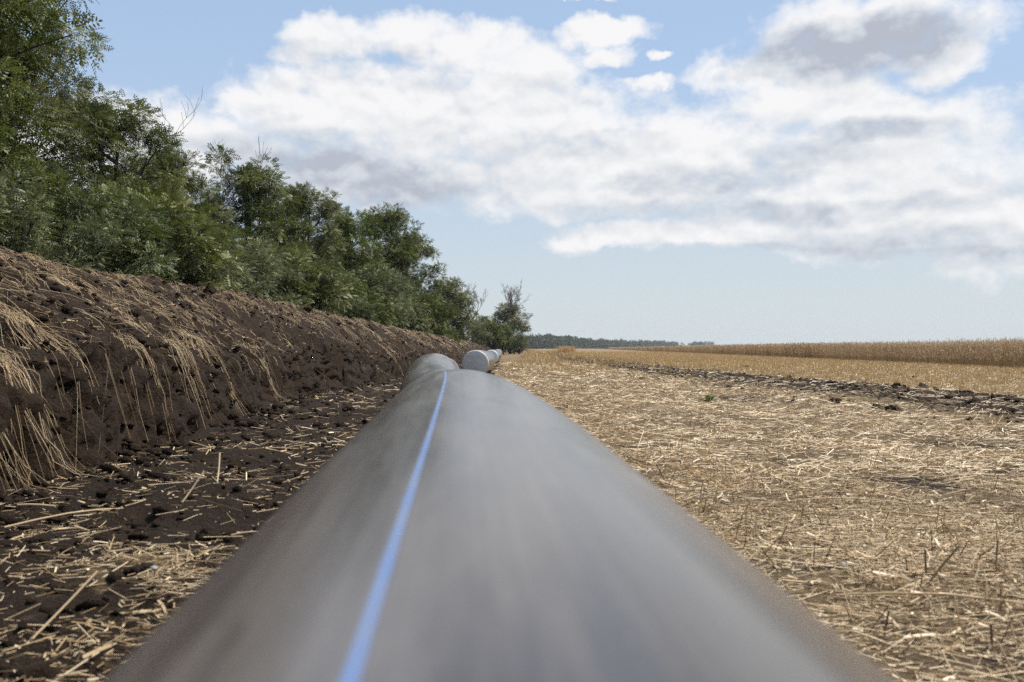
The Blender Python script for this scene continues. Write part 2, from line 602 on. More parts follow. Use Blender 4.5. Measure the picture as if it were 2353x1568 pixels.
# pipe plastic: black polyethylene under a thin film of field dust
M_PIPE, t = new_mat('black_polyethylene')
tcn = t.n('ShaderNodeTexCoord').outputs['Object']
uvn = t.n('ShaderNodeUVMap', uv_map='along').outputs[0]
lines = t.noise(t.mapping(uvn, (60.0, 0.35, 1.0)), 1.0, 6, 0.6)
smear = t.noise(t.mapping(uvn, (7.0, 0.8, 1.0)), 1.0, 7, 0.66, 0.5)
spk = t.noise(tcn, 260.0, 2, 0.5)
dust = t.math('ADD', t.math('MULTIPLY', t.smooth(smear, 0.32, 0.78), 0.75), t.math('MULTIPLY', t.smooth(t.noise(t.mapping(uvn, (190.0, 0.25, 1.0)), 1.0, 4, 0.6), 0.35, 0.75), 0.15))
geo = t.n('ShaderNodeNewGeometry')
nz = t.n('ShaderNodeSeparateXYZ')
t.t.links.new(geo.outputs['Normal'], nz.inputs[0])
dust = t.math('MULTIPLY', dust, t.smooth(nz.outputs[2], 0.45, 0.98, 0.12, 1.15))
col = t.mix(dust, (0.030, 0.026, 0.026), (0.168, 0.153, 0.148))
col = t.mix(t.smooth(spk, 0.62, 0.72, 0.0, 0.35), col, (0.17, 0.15, 0.12))
rub = t.noise(t.mapping(uvn, (11.0, 3.0, 1.0)), 1.0, 5, 0.6, 1.2)
col = t.mix(t.smooth(rub, 0.56, 0.66, 0.0, 0.55), col, (0.035, 0.032, 0.032))
# one dark rubbed scuff on the right shoulder
sc_ = t.vmath('MULTIPLY', t.vmath('SUBTRACT', uvn, (0.165, 1.98, 0.0)), (1 / 0.035, 1 / 0.10, 0.0))
sc2 = t.math('ADD', t.vmath('DOT_PRODUCT', sc_, sc_, out=1), t.math('MULTIPLY', t.math('SUBTRACT', t.noise(uvn, 30.0, 4, 0.6), 0.5), 1.6))
col = t.mix(t.smooth(sc2, 0.3, 1.2, 0.75, 0.0), col, (0.012, 0.012, 0.013))
rgh = t.math('ADD', t.math('MULTIPLY', dust, 0.12), 0.19)
p = principled(t, col, rgh, 0.5, bump(t, lines, 0.12, 0.002))
finish(t, p.outputs[0])
M_STRIPE, t = new_mat('blue_stripe')
tcn = t.n('ShaderNodeTexCoord').outputs['Object']
ns = t.noise(tcn, 20.0, 5, 0.6)
p = principled(t, t.mix(t.smooth(ns, 0.35, 0.7, 0.0, 0.6), (0.12, 0.22, 0.48), (0.21, 0.25, 0.34)), 0.38, 0.35)
finish(t, p.outputs[0])
M_STONE, t = new_mat('grey_stone')
tcn = t.n('ShaderNodeTexCoord').outputs['Object']
ns = t.noise(tcn, 60.0, 5, 0.6)
p = principled(t, t.ramp(ns, [(0.3, (0.10, 0.11, 0.12)), (0.7, (0.30, 0.31, 0.32))]), 0.7, 0.4, bump(t, ns, 0.5, 0.003))
finish(t, p.outputs[0])
M_RED, t = new_mat('red_plastic')
tcn = t.n('ShaderNodeTexCoord').outputs['Object']
p = principled(t, t.mix(t.noise(tcn, 80.0, 3, 0.6), (0.30, 0.03, 0.015), (0.48, 0.08, 0.04)), 0.5, 0.4)
finish(t, p.outputs[0])

# ------------------------------------------------------------------ ground: one sheet out to the horizon
ys = np.concatenate([np.linspace(-60, -2, 24), np.linspace(-1.5, 1.2, 30), 1.2 * np.exp(np.arange(1, 440) * 0.0105), ])
y_last = ys[-1]
ys = np.concatenate([ys, y_last * np.exp(np.arange(1, 34) * 0.115)])
xr = [0.0]
step = 0.024
while xr[-1] < 3000:
    a = xr[-1]
    st = step if a < 1.6 else step * (1 + (a - 1.6) * 0.16)
    if a > 20:
        st = a * 0.10
    xr.append(a + st)
xr = np.array(xr)
xs = np.concatenate([-xr[:0:-1], xr])
GX, GY = np.meshgrid(xs, ys)
GZ = ground_h(GX, GY)
me = mesh_np('ground', np.stack([GX, GY, GZ], 2).reshape(-1, 3), grid_faces(len(ys), len(xs)), M_GROUND,
             {'soil': soil_m(GX, GY).reshape(-1)}, smooth=True)
tag(link('ground', me), 'harvested field of flattened straw and dark soil', kind='structure')

# ------------------------------------------------------------------ bank of dug topsoil on the left
ys = np.concatenate([np.linspace(-12, 2.4, 60), 2.5 * np.exp(np.arange(0, 660) * 0.0062)])
ss = np.concatenate([np.linspace(-0.25, 0.45, 52), np.linspace(0.465, 4.0, 150), np.linspace(4.06, 9.0, 40)])
S, Y = np.meshgrid(ss, ys)
F_, _, _, _ = bank_parts(Y)
Z = bank_h(S, Y)
kx = sst(1.3, 0.35, S)
X = F_ - S + kx * (0.10 * fbm(Z * 3.0, Y * 2.0, 1.6, 4, 88, 0.65) + 0.07 * clods(Z * 1.4, Y, 0.17, 89) + 0.045 * clods(Z * 1.3 + 5, Y, 0.085, 90) + 0.045 * fbm(Z, Y, 12.0, 4, 92, 0.7) - 0.07)
me = mesh_np('earth_bank', np.stack([X, Y, Z], 2).reshape(-1, 3), grid_faces(len(ys), len(ss)), M_SOIL, smooth=True)
tag(link('earth_bank', me), 'long heaped bank of dark dug soil with straw in it', kind='structure')


# ------------------------------------------------------------------ clods
def ico(sub):
    import bmesh
    bm = bmesh.new()
    bmesh.ops.create_icosphere(bm, subdivisions=sub, radius=1.0)
    v = np.array([q.co[:] for q in bm.verts])
    fc = np.array([[q.index for q in f_.verts] for f_ in bm.faces])
    bm.free()
    return v, fc


ICO1, ICO2, ICO3 = ico(1), ico(2), ico(3)


def lumps(cent, rad, base, seed, amp=0.35, flat=0.7):
    v, fc = base
    n = len(cent)
    r_ = np.random.default_rng(seed)
    ax = r_.normal(size=(n, 3, 3))
    q, _ = np.linalg.qr(ax)
    ph = r_.uniform(0, 6.28, (n, 6))
    d = 1 + amp * 1.4 * (0.5 * np.sin(v[None, :, 0] * 2.6 + ph[:, 0:1]) * np.cos(v[None, :, 1] * 3.1 + ph[:, 1:2]) + 0.35 * np.sin(v[None, :, 2] * 5.0 + ph[:, 2:3] + v[None, :, 0] * 3)
                   + 0.3 * r_.uniform(-1, 1, (n, len(v))))
    vv = v[None] * d[:, :, None] * r_.uniform(0.7, 1.2, (n, 1, 3))
    vv = np.einsum('nij,nkj->nki', q, vv)
    vv[:, :, 2] *= flat
    vv = vv * rad[:, None, None] + cent[:, None, :]
    fcs = (fc[None] + (np.arange(n) * len(v))[:, None, None]).reshape(-1, 3)
    return vv.reshape(-1, 3), fcs


def scatter_y(n, y0, y1, power=1.0, r_=rng):
    """distances with density falling off away from the camera"""
    u = r_.uniform(0, 1, n)
    a, b = math.log(y0), math.log(y1)
    return np.exp(a + (b - a) * u ** power)


# bank clods
n = 7000
y = scatter_y(n, 2.6, 110, 1.0)
F_, C_, H_, hs_ = bank_parts(y)
s = rng.uniform(0, 1, n) ** 1.3 * (F_ - C_ + 0.8)
rad = np.exp(rng.normal(-4.05, 0.5, n)) * (1 + 0.012 * y)
c = np.stack([F_ - s, y, bank_h(s, y) + rad * 0.25], 1)
v, fc = lumps(c, rad, ICO1, 3)
# foot debris
n = 900
y = scatter_y(n, 2.4, 50)
rad = np.exp(rng.normal(-3.7, 0.4, n))
x = foot_x(y) + np.abs(rng.normal(0, 0.25, n))
c2 = np.stack([x, y, ground_h(x, y) + rad * 0.3], 1)
v2, fc2 = lumps(c2, rad, ICO1, 4)
# left strip and right strip clods
n = 1700
y = scatter_y(n, 1.6, 40)
x = rng.uniform(-2.6, -0.5, n)
k = soil_m(x, y) > 0.4
x, y = x[k], y[k]
rad = np.exp(rng.normal(-4.2, 0.45, len(x)))
c3 = np.stack([x, y, ground_h(x, y) + rad * 0.2], 1)
v3, fc3 = lumps(c3, rad, ICO1, 5)
n = 2400
y = scatter_y(n, 7, 60)
x = strip_x(y) + rng.normal(0, 0.85, n)
rad = np.exp(rng.normal(-3.85, 0.5, n))
c4 = np.stack([x, y, ground_h(x, y) + rad * 0.05], 1)
v4, fc4 = lumps(c4, rad, ICO1, 6)
V, Fc, o_ = [], [], 0
for a, b in ((v, fc), (v2, fc2), (v3, fc3), (v4, fc4)):
    V.append(a)
    Fc.append(b + o_)
    o_ += len(a)
me = mesh_np('soil_clods', np.concatenate(V), np.concatenate(Fc), M_SOIL, smooth=True)
tag(link('soil_clods', me), 'crumbled dark soil clods scattered over bank and field', 'soil', kind='stuff')


# ------------------------------------------------------------------ straw litter
def lay_straw(x, y, z, L, wdt, az_, tilt, bend, sides, tint, name, mat, label, seg=2, cat='straw'):
    n = len(x)
    d = np.stack([np.cos(az_) * np.cos(tilt), np.sin(az_) * np.cos(tilt), np.sin(tilt)], 1)
    sd = np.stack([-np.sin(az_), np.cos(az_), np.zeros(n)], 1)
    tt = np.linspace(-0.5, 0.5, seg + 1)
    ctr = np.stack([x, y, z], 1)
    pth = ctr[:, None, :] + d[:, None, :] * (tt[None, :, None] * L[:, None, None])
    pth += sd[:, None, :] * (bend * L)[:, None, None] * ((0.25 - tt ** 2) * 2)[None, :, None]
    if sides:
        v_, f__ = tubes(pth, np.repeat((wdt * 0.5)[:, None], seg + 1, 1), sides)
        per = (seg + 1) * sides
    else:
        roll = rng.uniform(-0.9, 0.9, n)
        up_ = np.cross(d, sd)
        sdr = sd * np.cos(roll)[:, None] + up_ * np.sin(roll)[:, None]
        v_, f__ = ribbons(pth, np.repeat(wdt[:, None], seg + 1, 1), sdr)
        per = (seg + 1) * 2
    return v_, f__, np.repeat(tint, per)


def merge(parts, name, mat, smooth=False):
    V_, F2_, T_, o2 = [], [], [], 0
    for a, b, c_ in parts:
        V_.append(a)
        F2_.append(b + o2)
        T_.append(c_)
        o2 += len(a)
    fcs = {}
    for b in F2_:
        fcs.setdefault(b.shape[1], []).append(b)
    return mesh_np(name, np.concatenate(V_), [np.concatenate(q) for q in fcs.values()], mat, {'tint': np.concatenate(T_)}, smooth)


def pick_ground(n, y0, y1, keep_fn, ypow=1.0, halfw=0.66, extra=1.6):
    y_ = scatter_y(n, y0, y1, ypow)
    x_ = rng.uniform(-1, 1, n) * (halfw * y_ + extra)
    k_ = keep_fn(x_, y_)
    return x_[k_], y_[k_]


PIPE_Y = [-4, 0, 2.8, 5, 8, 10.5, 13, 15.5, 17.8, 19.5, 21.5, 24, 28, 34, 40, 48, 60, 80, 95]
PIPE_X = [0.22, 0.020, -0.150, -0.36, -0.68, -0.90, -1.08, -1.22, -1.20, -1.05, -0.87, -0.82, -0.84, -0.95, -0.95, -0.9, -1.1, -1.25, -1.4]


def pipe_x(y):
    return np.interp(y, PIPE_Y, PIPE_X)


def wheat_edge(y):
    return 15.6 + 0.075 * y


def field_keep(x, y):
    u = rng.uniform(0, 1, len(x))
    cover = 1.0 - 0.86 * soil_m(x, y) + 0.34 * strip_m(x, y)
    cover = cover * np.where(x < -0.2, 0.62, 1.0)
    cover = cover * (0.25 + 0.75 * sst(-0.45, 0.25, fbm(x, y, 2.3, 4, 91)))
    ok = (u < cover) & (x > foot_x(y) + 0.02) & (x < wheat_edge(y) + 0.5)
    ok &= ~((np.abs(x - pipe_x(y)) < 0.2) & (y < 95))
    return ok


def drift_az(n, xv):
    a_ = rng.uniform(0, 2 * np.pi, n)
    return np.where(rng.uniform(0, 1, n) < np.where(xv > 0.2, 0.45, 0.12), 0.05 + rng.normal(0, 0.5, n), a_)


def patch_tint(x, y, mu, sg):
    return np.clip(rng.normal(mu, sg, len(x)) + 0.26 * fbm(x, y, 1.4, 3, 131) + 0.14 * fbm(x, y, 5.0, 2, 132), 0, 1)


parts = []
# near: round stalks
x, y = pick_ground(88000, 0.9, 5.2, field_keep, 0.62, 0.70, 0.8)
n = len(x)
L = np.clip(np.exp(rng.normal(-2.95, 0.72, n)), 0.010, 0.36)
wd = rng.uniform(0.0014, 0.0040, n)
tilt = rng.normal(0, 0.13, n)
lift = np.abs(rng.normal(0.006, 0.008, n))
parts.append(lay_straw(x, y, ground_h(x, y) + lift, L, wd, drift_az(n, x), tilt, rng.normal(0, 0.12, n), 3,
                       patch_tint(x, y, 0.54, 0.31), '', None, '', seg=1))
# chaff
x, y = pick_ground(60000, 0.9, 7.0, field_keep, 0.62, 0.70, 0.8)
n = len(x)
parts.append(lay_straw(x, y, ground_h(x, y) + 0.006, rng.uniform(0.005, 0.022, n), rng.uniform(0.0015, 0.005, n), rng.uniform(0, 6.28, n), rng.normal(0, 0.4, n),
                       rng.normal(0, 0.2, n), 0, patch_tint(x, y, 0.6, 0.3), '', None, '', seg=1))
# mid and far
x, y = pick_ground(230000, 4.6, 46, field_keep, 0.80)
n = len(x)
L = np.clip(np.exp(rng.normal(-2.45, 0.55, n)), 0.03, 0.40)
wd = np.maximum(rng.uniform(0.003, 0.006, n), y * 0.00052)
tilt = rng.normal(0, 0.17, n)
parts.append(lay_straw(x, y, ground_h(x, y) + np.abs(rng.normal(0.008, 0.012, n)), L, wd, drift_az(n, x), tilt,
                       rng.normal(0, 0.1, n), 0, patch_tint(x, y, 0.53, 0.26), '', None, '', seg=1))
# broken stubs standing up at angles through the mat
x, y = pick_ground(9000, 1.5, 30, lambda a, b: field_keep(a, b) & (a > 0.2), 0.85)
n = len(x)
L = rng.uniform(0.04, 0.13, n)
parts.append(lay_straw(x, y, ground_h(x, y) + L * 0.35, L, np.maximum(rng.uniform(0.003, 0.005, n), y * 0.0005), rng.uniform(0, 6.28, n), rng.uniform(0.5, 1.5, n),
                       rng.normal(0, 0.1, n), 3, np.clip(rng.normal(0.42, 0.25, n), 0, 1), '', None, '', seg=1))
# split leaves and flat husks
x, y = pick_ground(16000, 1.0, 12, field_keep, 0.6)
n = len(x)
L = rng.uniform(0.02, 0.09, n)
parts.append(lay_straw(x, y, ground_h(x, y) + 0.012, L, rng.uniform(0.004, 0.009, n), rng.uniform(0, 6.28, n), rng.normal(0, 0.3, n),
                       rng.normal(0, 0.3, n), 0, np.clip(rng.normal(0.7, 0.2, n), 0, 1), '', None, '', seg=2))
me = merge(parts, 'straw_litter', M_STRAW)
tag(link('straw_litter', me), 'flattened pale straw littering the field on both sides of the pipe', 'straw', kind='stuff')


# straw combed down the bank
def bank_straw(y0, s0, L, drift, lift, wd, tint, m=6):
    n = len(y0)
    tt = np.linspace(0, 1, m)[None, :]
    s_ = s0[:, None] - L[:, None] * tt * 0.9
    y_ = y0[:, None] + drift[:, None] * tt * L[:, None] + 0.02 * np.sin(tt * 5 + y0[:, None] * 37)
    F2, _, _, _ = bank_parts(y_)
    sc = np.maximum(s_, -0.05)
    zb = np.maximum(bank_h(np.maximum(sc, 0.0), y_), ground_h(F2 - sc, y_))
    # straw is stiff: it bridges hollows
    for _ in range(2):
        zb[:, 1:-1] = np.maximum(zb[:, 1:-1], 0.5 * (zb[:, :-2] + zb[:, 2:]))
    z_ = zb + lift[:, None] * (0.4 + np.sin(tt * np.pi)) + 0.006
    out = sst(0.5, 0.0, s_) * 0.035
    pth = np.stack([F2 - s_ + out, y_, z_], 2)
    pth = pth + rng.normal(0, 0.010, pth.shape) * np.array([0.6, 1.6, 0.5]) * np.sin(tt * np.pi * 0.9 + 0.2)[:, :, None]
    wr = np.repeat(wd[:, None] * 0.5, m, 1) * (1 - 0.5 * tt)
    v_, f__ = tubes(pth, wr, 3)
    return v_, f__, np.repeat(tint, m * 3)


parts = []
# clumps
ncl = 210
cy = scatter_y(ncl, 3.0, 62, 0.9)
F2, C2, _, _ = bank_parts(cy)
cs = 0.35 + rng.uniform(0, 1, ncl) ** 0.9 * (F2 - C2 - 0.3)
for i in range(ncl):
    k = int(rng.integers(5, 20))
    dr = rng.normal(-0.15, 0.7)
    ln = rng.uniform(0.12, 0.36)
    parts.append(bank_straw(cy[i] + rng.normal(0, 0.045, k) * (1 + ln), cs[i] + 0.15 + rng.normal(0, 0.09, k), ln * rng.uniform(0.5, 1.25, k),
                            dr + rng.normal(0, 0.45, k), np.abs(rng.normal(0.012, 0.02, k)), rng.uniform(0.0022, 0.0042, k) + 0.00014 * cy[i],
                            np.clip(rng.normal(0.48, 0.2, k), 0, 1), m=5))
# loose singles
n = 6500
y = scatter_y(n, 2.8, 80, 0.9)
F2, C2, _, _ = bank_parts(y)
s = 0.15 + rng.uniform(0.0, 1.0, n) ** 0.8 * (F2 - C2 + 0.2)
keep = (fbm(F2 - s, y, 1.3, 3, 95) > -0.15) & ((s > 0.5) | (rng.uniform(0, 1, n) < 0.4))
y, s = y[keep], s[keep]
n = len(y)
parts.append(bank_straw(y, s, np.clip(np.exp(rng.normal(-1.9, 0.6, n)), 0.04, 0.5), rng.normal(-0.1, 1.1, n), np.abs(rng.normal(0.006, 0.012, n)),
                        rng.uniform(0.0018, 0.0032, n) + 0.00016 * y, np.clip(rng.normal(0.42, 0.22, n), 0, 1), m=3))
# small bits lying any way
n = 13000
y = scatter_y(n, 2.6, 60, 0.8)
F2, C2, _, _ = bank_parts(y)
s = rng.uniform(0.05, 1.0, n) * (F2 - C2 + 0.3)
k = fbm(F2 - s, y, 1.9, 3, 96) > -0.05
y, s, F2 = y[k], s[k], F2[k]
n = len(y)
parts.append(lay_straw(F2 - s, y, bank_h(s, y) + 0.008, rng.uniform(0.015, 0.09, n), rng.uniform(0.002, 0.004, n) + 0.00018 * y, rng.uniform(0, 6.28, n),
                       rng.normal(0, 0.4, n), rng.normal(0, 0.1, n), 0, np.clip(rng.normal(0.5, 0.25, n), 0, 1), '', None, '', seg=1))
me = merge(parts, 'bank_straw', M_STRAW)
tag(link('bank_straw', me), 'long straw combed down over the dark slope of the earth bank', 'straw', kind='stuff')

# prominent hanging bunches on the scarp: each a thing
BUNCH = [  # y, s, length, count, drift, label
    (4.15, 0.62, 0.66, 190, -0.10, 'thickest bunch of straw, hanging over the undercut bank at the left edge'),
    (4.75, 0.42, 0.52, 55, -0.05, 'thin straw bunch just right of the thickest hanging bunch'),
    (5.55, 0.75, 0.6, 60, -0.25, 'narrow straw bunch high on the bank face, bent like a hook'),
    (6.6, 0.48, 0.45, 30, -0.15, 'straw bunch hanging above the deep dark hollow in the bank'),
    (7.7, 0.55, 0.52, 70, -0.10, 'fan of straw reaching halfway down the bank near its middle'),
    (9.4, 0.62, 0.62, 80, -0.10, 'wide straw bunch spread down the bank, reaching its foot'),
    (11.9, 0.50, 0.6, 60, -0.10, 'straw bunch hanging down where the bank foot comes out nearest the pipe'),
    (5.0, 1.75, 0.30, 60, 1.2, 'tangled nest of straw lying high on the bank slope at left')]
for yy, s0, ln, k, dr, lab in BUNCH:
    p_ = [bank_straw(yy + rng.normal(0, 0.075, k), s0 + rng.normal(0, 0.10, k), ln * rng.uniform(0.15, 1.05, k), dr + rng.normal(0, 0.45, k),
                     np.abs(rng.normal(0.035, 0.02, k)), rng.uniform(0.0026, 0.0042, k), np.clip(rng.normal(0.52, 0.2, k), 0, 1), m=9)]
    me = merge(p_, 'straw_bunch', M_STRAW)
    cen = np.array([float(bank_parts(np.array([yy]))[0][0]) - s0, yy, 0.0])
    tag(link('straw_bunch', me), lab, 'straw bunch', 'straw bunches hanging down the earth bank')

# ------------------------------------------------------------------ standing stubble between turned strip and wheat
def upright(x, y, z, hgt, wdt, lean, tint, seg=2, head=None):
    n = len(x)
    az_ = rng.uniform(0, 6.28, n)
    tt = np.linspace(0, 1, seg + 1)[None, :]
    px_ = x[:, None] + np.cos(az_)[:, None] * lean[:, None] * hgt[:, None] * tt ** 1.6
    py_ = y[:, None] + np.sin(az_)[:, None] * lean[:, None] * hgt[:, None] * tt ** 1.6
    pz_ = z[:, None] + hgt[:, None] * tt * (1 - 0.35 * lean[:, None] * tt)
    ra = rng.uniform(0, np.pi, n)
    sd = np.stack([np.cos(ra), np.sin(ra), np.zeros(n)], 1)
    pth = np.stack([px_, py_, pz_], 2)
    wv = np.repeat(wdt[:, None], seg + 1, 1) * (1 - 0.35 * tt)
    v_, f__ = ribbons(pth, wv, sd)
    return v_, f__, np.repeat(tint, (seg + 1) * 2), pth


parts = []
n = 120000
y = scatter_y(n, 6.0, 170, 0.72)
x = rng.uniform(0, 1, n)
lo = strip_x(y) + 0.5
x = lo + x * (wheat_edge(y) + 0.4 - lo)
x = x + 0.0
row = np.round((x - 0.075 * y) / 0.15) * 0.15 + 0.075 * y        # drilled rows
x = np.where(rng.uniform(0, 1, n) < 0.75, row + rng.normal(0, 0.014, n), x)
k = (np.abs(x) < 0.72 * y + 2.0) & (rng.uniform(0, 1, n) < sst(0.0, 1.2, x - lo) * 0.8 + 0.15)
x, y = x[k], y[k]
n = len(x)
v_, f__, t_, _ = upright(x, y, ground_h(x, y), rng.uniform(0.04, 0.12, n), np.maximum(0.0045, y * 0.00055), np.abs(rng.normal(0.3, 0.3, n)),
                         np.clip(rng.normal(0.5, 0.22, n), 0, 1), seg=1)
parts.append((v_, f__, t_))
# tufts further off on the left of the strip, past the flattened part
n = 16000
y = scatter_y(n, 24, 170, 0.9)
x = rng.uniform(-1.0, 1.0, n) * 3.2 + 2.4 + 0.02 * y
k = (x > pipe_x(y) + 0.5) & (fbm(x, y, 0.5, 3, 97) > 0.05) & (x > foot_x(y) + 0.5)
x, y = x[k], y[k]
n = len(x)
v_, f__, t_, _ = upright(x, y, ground_h(x, y), rng.uniform(0.06, 0.22, n), np.maximum(0.0045, y * 0.00055), np.abs(rng.normal(0.3, 0.25, n)),
                         np.clip(rng.normal(0.45, 0.22, n), 0, 1), seg=1)
parts.append((v_, f__, t_))
me = merge(parts, 'stubble', M_STUB)
tag(link('stubble', me), 'short golden stubble standing in rows in front of the wheat', 'stubble', kind='stuff')

# ------------------------------------------------------------------ standing wheat
parts = []
for (ya, yb, cnt, wsc, depth) in ((12, 60, 26000, 0.011, 4.0), (60, 160, 16000, 0.03, 5.0), (160, 520, 10000, 0.09, 8.0)):
    n = cnt
    y = ya * (yb / ya) ** (rng.uniform(0, 1, n))
    dep = rng.uniform(0, 1, n) ** 1.7 * depth
    x = wheat_edge(y) + dep + 0.12 * fbm(y * 0, y, 1.5, 2, 98)
    hg = rng.normal(1.01, 0.075, n) + 0.035 * fbm(x, y, 0.35, 3, 99) * 2
    ln_ = np.abs(rng.normal(0.13, 0.09, n))
    tint = np.clip(rng.normal(0.42, 0.2, n), 0, 1)
    z = np.zeros(n)
    v_, f__, t_, pth = upright(x, y, z, hg * 0.93, np.full(n, wsc * 0.55), ln_, tint, seg=3)
    parts.append((v_, f__, t_))
    # ear: a tapering lozenge nodding from the top
    top = pth[:, -1]
    dirn = pth[:, -1] - pth[:, -2]
    dirn /= np.linalg.norm(dirn, axis=1, keepdims=True)
    nod = np.stack([rng.normal(0, 0.35, n), rng.normal(0, 0.35, n), rng.normal(-0.1, 0.3, n)], 1)
    e = dirn + nod
    e /= np.linalg.norm(e, axis=1, keepdims=True)
    el_ = rng.uniform(0.07, 0.10, n) * (1 + wsc * 4)
    ep = top[:, None, :] + e[:, None, :] * (np.array([0, 0.35, 0.8, 1.0])[None, :, None] * el_[:, None, None])
    ew = np.array([0.5, 1.25, 1.0, 0.25])[None, :] * (wsc * 1.1)
    ra = rng.uniform(0, np.pi, n)
    v_, f__ = ribbons(ep, np.repeat(ew, n, 0), np.stack([np.cos(ra), np.sin(ra), np.zeros(n)], 1))
    parts.append((v_, f__, np.repeat(np.clip(tint + 0.25, 0, 1), 8)))
    # dry leaf
    hh = rng.uniform(0.25, 0.75, n)
    base_ = np.stack([x, y, hh * hg], 1)
    a_ = rng.uniform(0, 6.28, n)
    dd = np.stack([np.cos(a_), np.sin(a_), np.zeros(n)], 1)
    lp = np.stack([base_, base_ + dd * 0.10 + [0, 0, 0.05], base_ + dd * 0.19 + [0, 0, -0.05]], 1)
    v_, f__ = ribbons(lp, np.repeat(np.array([[1.0, 0.9, 0.2]]) * wsc, n, 0), np.stack([-np.sin(a_), np.cos(a_), np.zeros(n)], 1))
    parts.append((v_, f__, np.repeat(np.clip(tint - 0.1, 0, 1), 6)))
me = merge(parts, 'wheat', M_WHEAT)
wheat = tag(link('wheat', me), 'tall ripe wheat standing uncut along the right side of the field', 'wheat', kind='stuff')
# the body of the crop behind its edge
M_CROP, t = new_mat('wheat_crop_surface')
tcn = t.n('ShaderNodeTexCoord').outputs['Object']
nn = t.noise(t.mapping(tcn, (14, 14, 3)), 1.0, 6, 0.7)
p = principled(t, t.ramp(nn, [(0.3, (0.08, 0.047, 0.022)), (0.7, (0.34, 0.23, 0.12))]), 0.9, 0.1, bump(t, nn, 1.0, 0.06))
finish(t, p.outputs[0])
ys = 12 * np.exp(np.arange(0, 150) * 0.036)
us = np.concatenate([[0.0, 0.02, 0.3, 0.8, 1.5, 3, 6, 12, 25, 60, 150, 400, 900, 2000]])
U, Y = np.meshgrid(us, ys)
X = wheat_edge(Y) + 1.6 + U + 0.3 * fbm(Y * 0, Y, 0.8, 2, 5)
Z = np.where(U > 0.01, 0.80 + 0.05 * fbm(X, Y, 0.9, 3, 6), 0.0)
me = mesh_np('crop', np.stack([X, Y, Z], 2).reshape(-1, 3), grid_faces(len(ys), len(us)), M_CROP, smooth=True)
link('crop', me, wheat)['kind'] = 'stuff'

# ------------------------------------------------------------------ the pipe
PR = 0.315
ctl_y = [-4.0, -1.5, 0.0, 0.8, 1.6, 2.3, 2.9, 3.8, 5.0, 6.5, 8.0, 9.4, 10.5, 12.0, 14.0, 17.0, 19.0, 22.0, 26.0, 31.0, 36.0, 41.0, 48.0, 58.0, 68.0, 80.0, 95.0]
top_z = [0.610, 0.618, 0.626, 0.640, 0.655, 0.6610, 0.660, 0.640, 0.603, 0.585, 0.602, 0.645, 0.668, 0.645, 0.590, 0.570, 0.580, 0.677, 0.575, 0.600, 0.590, 0.690, 0.57, 0.60, 0.59, 0.695, 0.60]


def cubic(xk, yk, xq):
    xk, yk = np.array(xk), np.array(yk)
    m_ = np.gradient(yk, xk)
    i = np.clip(np.searchsorted(xk, xq) - 1, 0, len(xk) - 2)
    h_ = xk[i + 1] - xk[i]
    t_ = (xq - xk[i]) / h_
    return (yk[i] * (2 * t_**3 - 3 * t_**2 + 1) + m_[i] * h_ * (t_**3 - 2 * t_**2 + t_) + yk[i + 1] * (-2 * t_**3 + 3 * t_**2) + m_[i + 1] * h_ * (t_**3 - t_**2))




def make_axis(py_, px_, pz_):
    ax_ = np.stack([px_, py_, pz_], 1)
    tg_ = np.gradient(ax_, axis=0)
    tg_ /= np.linalg.norm(tg_, axis=1, keepdims=True)
    rt_ = np.cross(tg_, [0, 0, 1.0])
    rt_ /= np.linalg.norm(rt_, axis=1, keepdims=True)
    arc_ = np.concatenate([[0], np.cumsum(np.linalg.norm(np.diff(ax_, axis=0), axis=1))]) + py_[0]
    return dict(ax=ax_, rt=rt_, up=np.cross(rt_, tg_), tg=tg_, arc=arc_, y=py_)


def sweep(A, name, a0, a1, na, rad, mat, parent, closed, tw=0.0):
    an = np.linspace(a0, a1, na, endpoint=not closed)
    at_ = an[None, :] - tw * sst(2.8, 7.5, A['y'])[:, None]
    pts = A['ax'][:, None, :] + rad * (A['rt'][:, None, :] * np.sin(at_)[:, :, None] + A['up'][:, None, :] * np.cos(at_)[:, :, None])
    if closed:
        pts = np.concatenate([pts, pts[:, :1]], 1)
        an = np.append(an, a1)
    me_ = mesh_np(name, pts.reshape(-1, 3), grid_faces(len(A['ax']), pts.shape[1]), mat, smooth=True)
    uvl = me_.uv_layers.new(name='along')
    U_ = np.stack(np.meshgrid(an * PR, A['arc']), 2).reshape(-1, 2)
    li = np.zeros(len(me_.loops), dtype=np.int32)
    me_.loops.foreach_get('vertex_index', li)
    uvl.data.foreach_set('uv', U_[li].astype(np.float32).reshape(-1))
    return link(name, me_, parent)


def end_cap(A, k, sgn, parent, mat, dome=0.03):
    """shallow domed cover with a rim over one pipe end"""
    c_, r_, u_, t_ = A['ax'][k], A['rt'][k], A['up'][k], A['tg'][k] * sgn
    rings = [(PR + 0.006, -0.07), (PR + 0.008, -0.01), (PR + 0.003, 0.008), (PR * 0.92, 0.012 + dome * 0.2), (PR * 0.6, 0.012 + dome * 0.7), (PR * 0.25, 0.012 + dome), (0.002, 0.012 + dome)]
    an = np.linspace(0, 2 * np.pi, 49)
    v_ = np.concatenate([[c_ + t_ * d_ + rr_ * (r_ * math.sin(a) + u_ * math.cos(a)) for a in an] for rr_, d_ in rings])
    return link('end_cap', mesh_np('end_cap', v_, grid_faces(len(rings), 49), mat, smooth=True), parent)


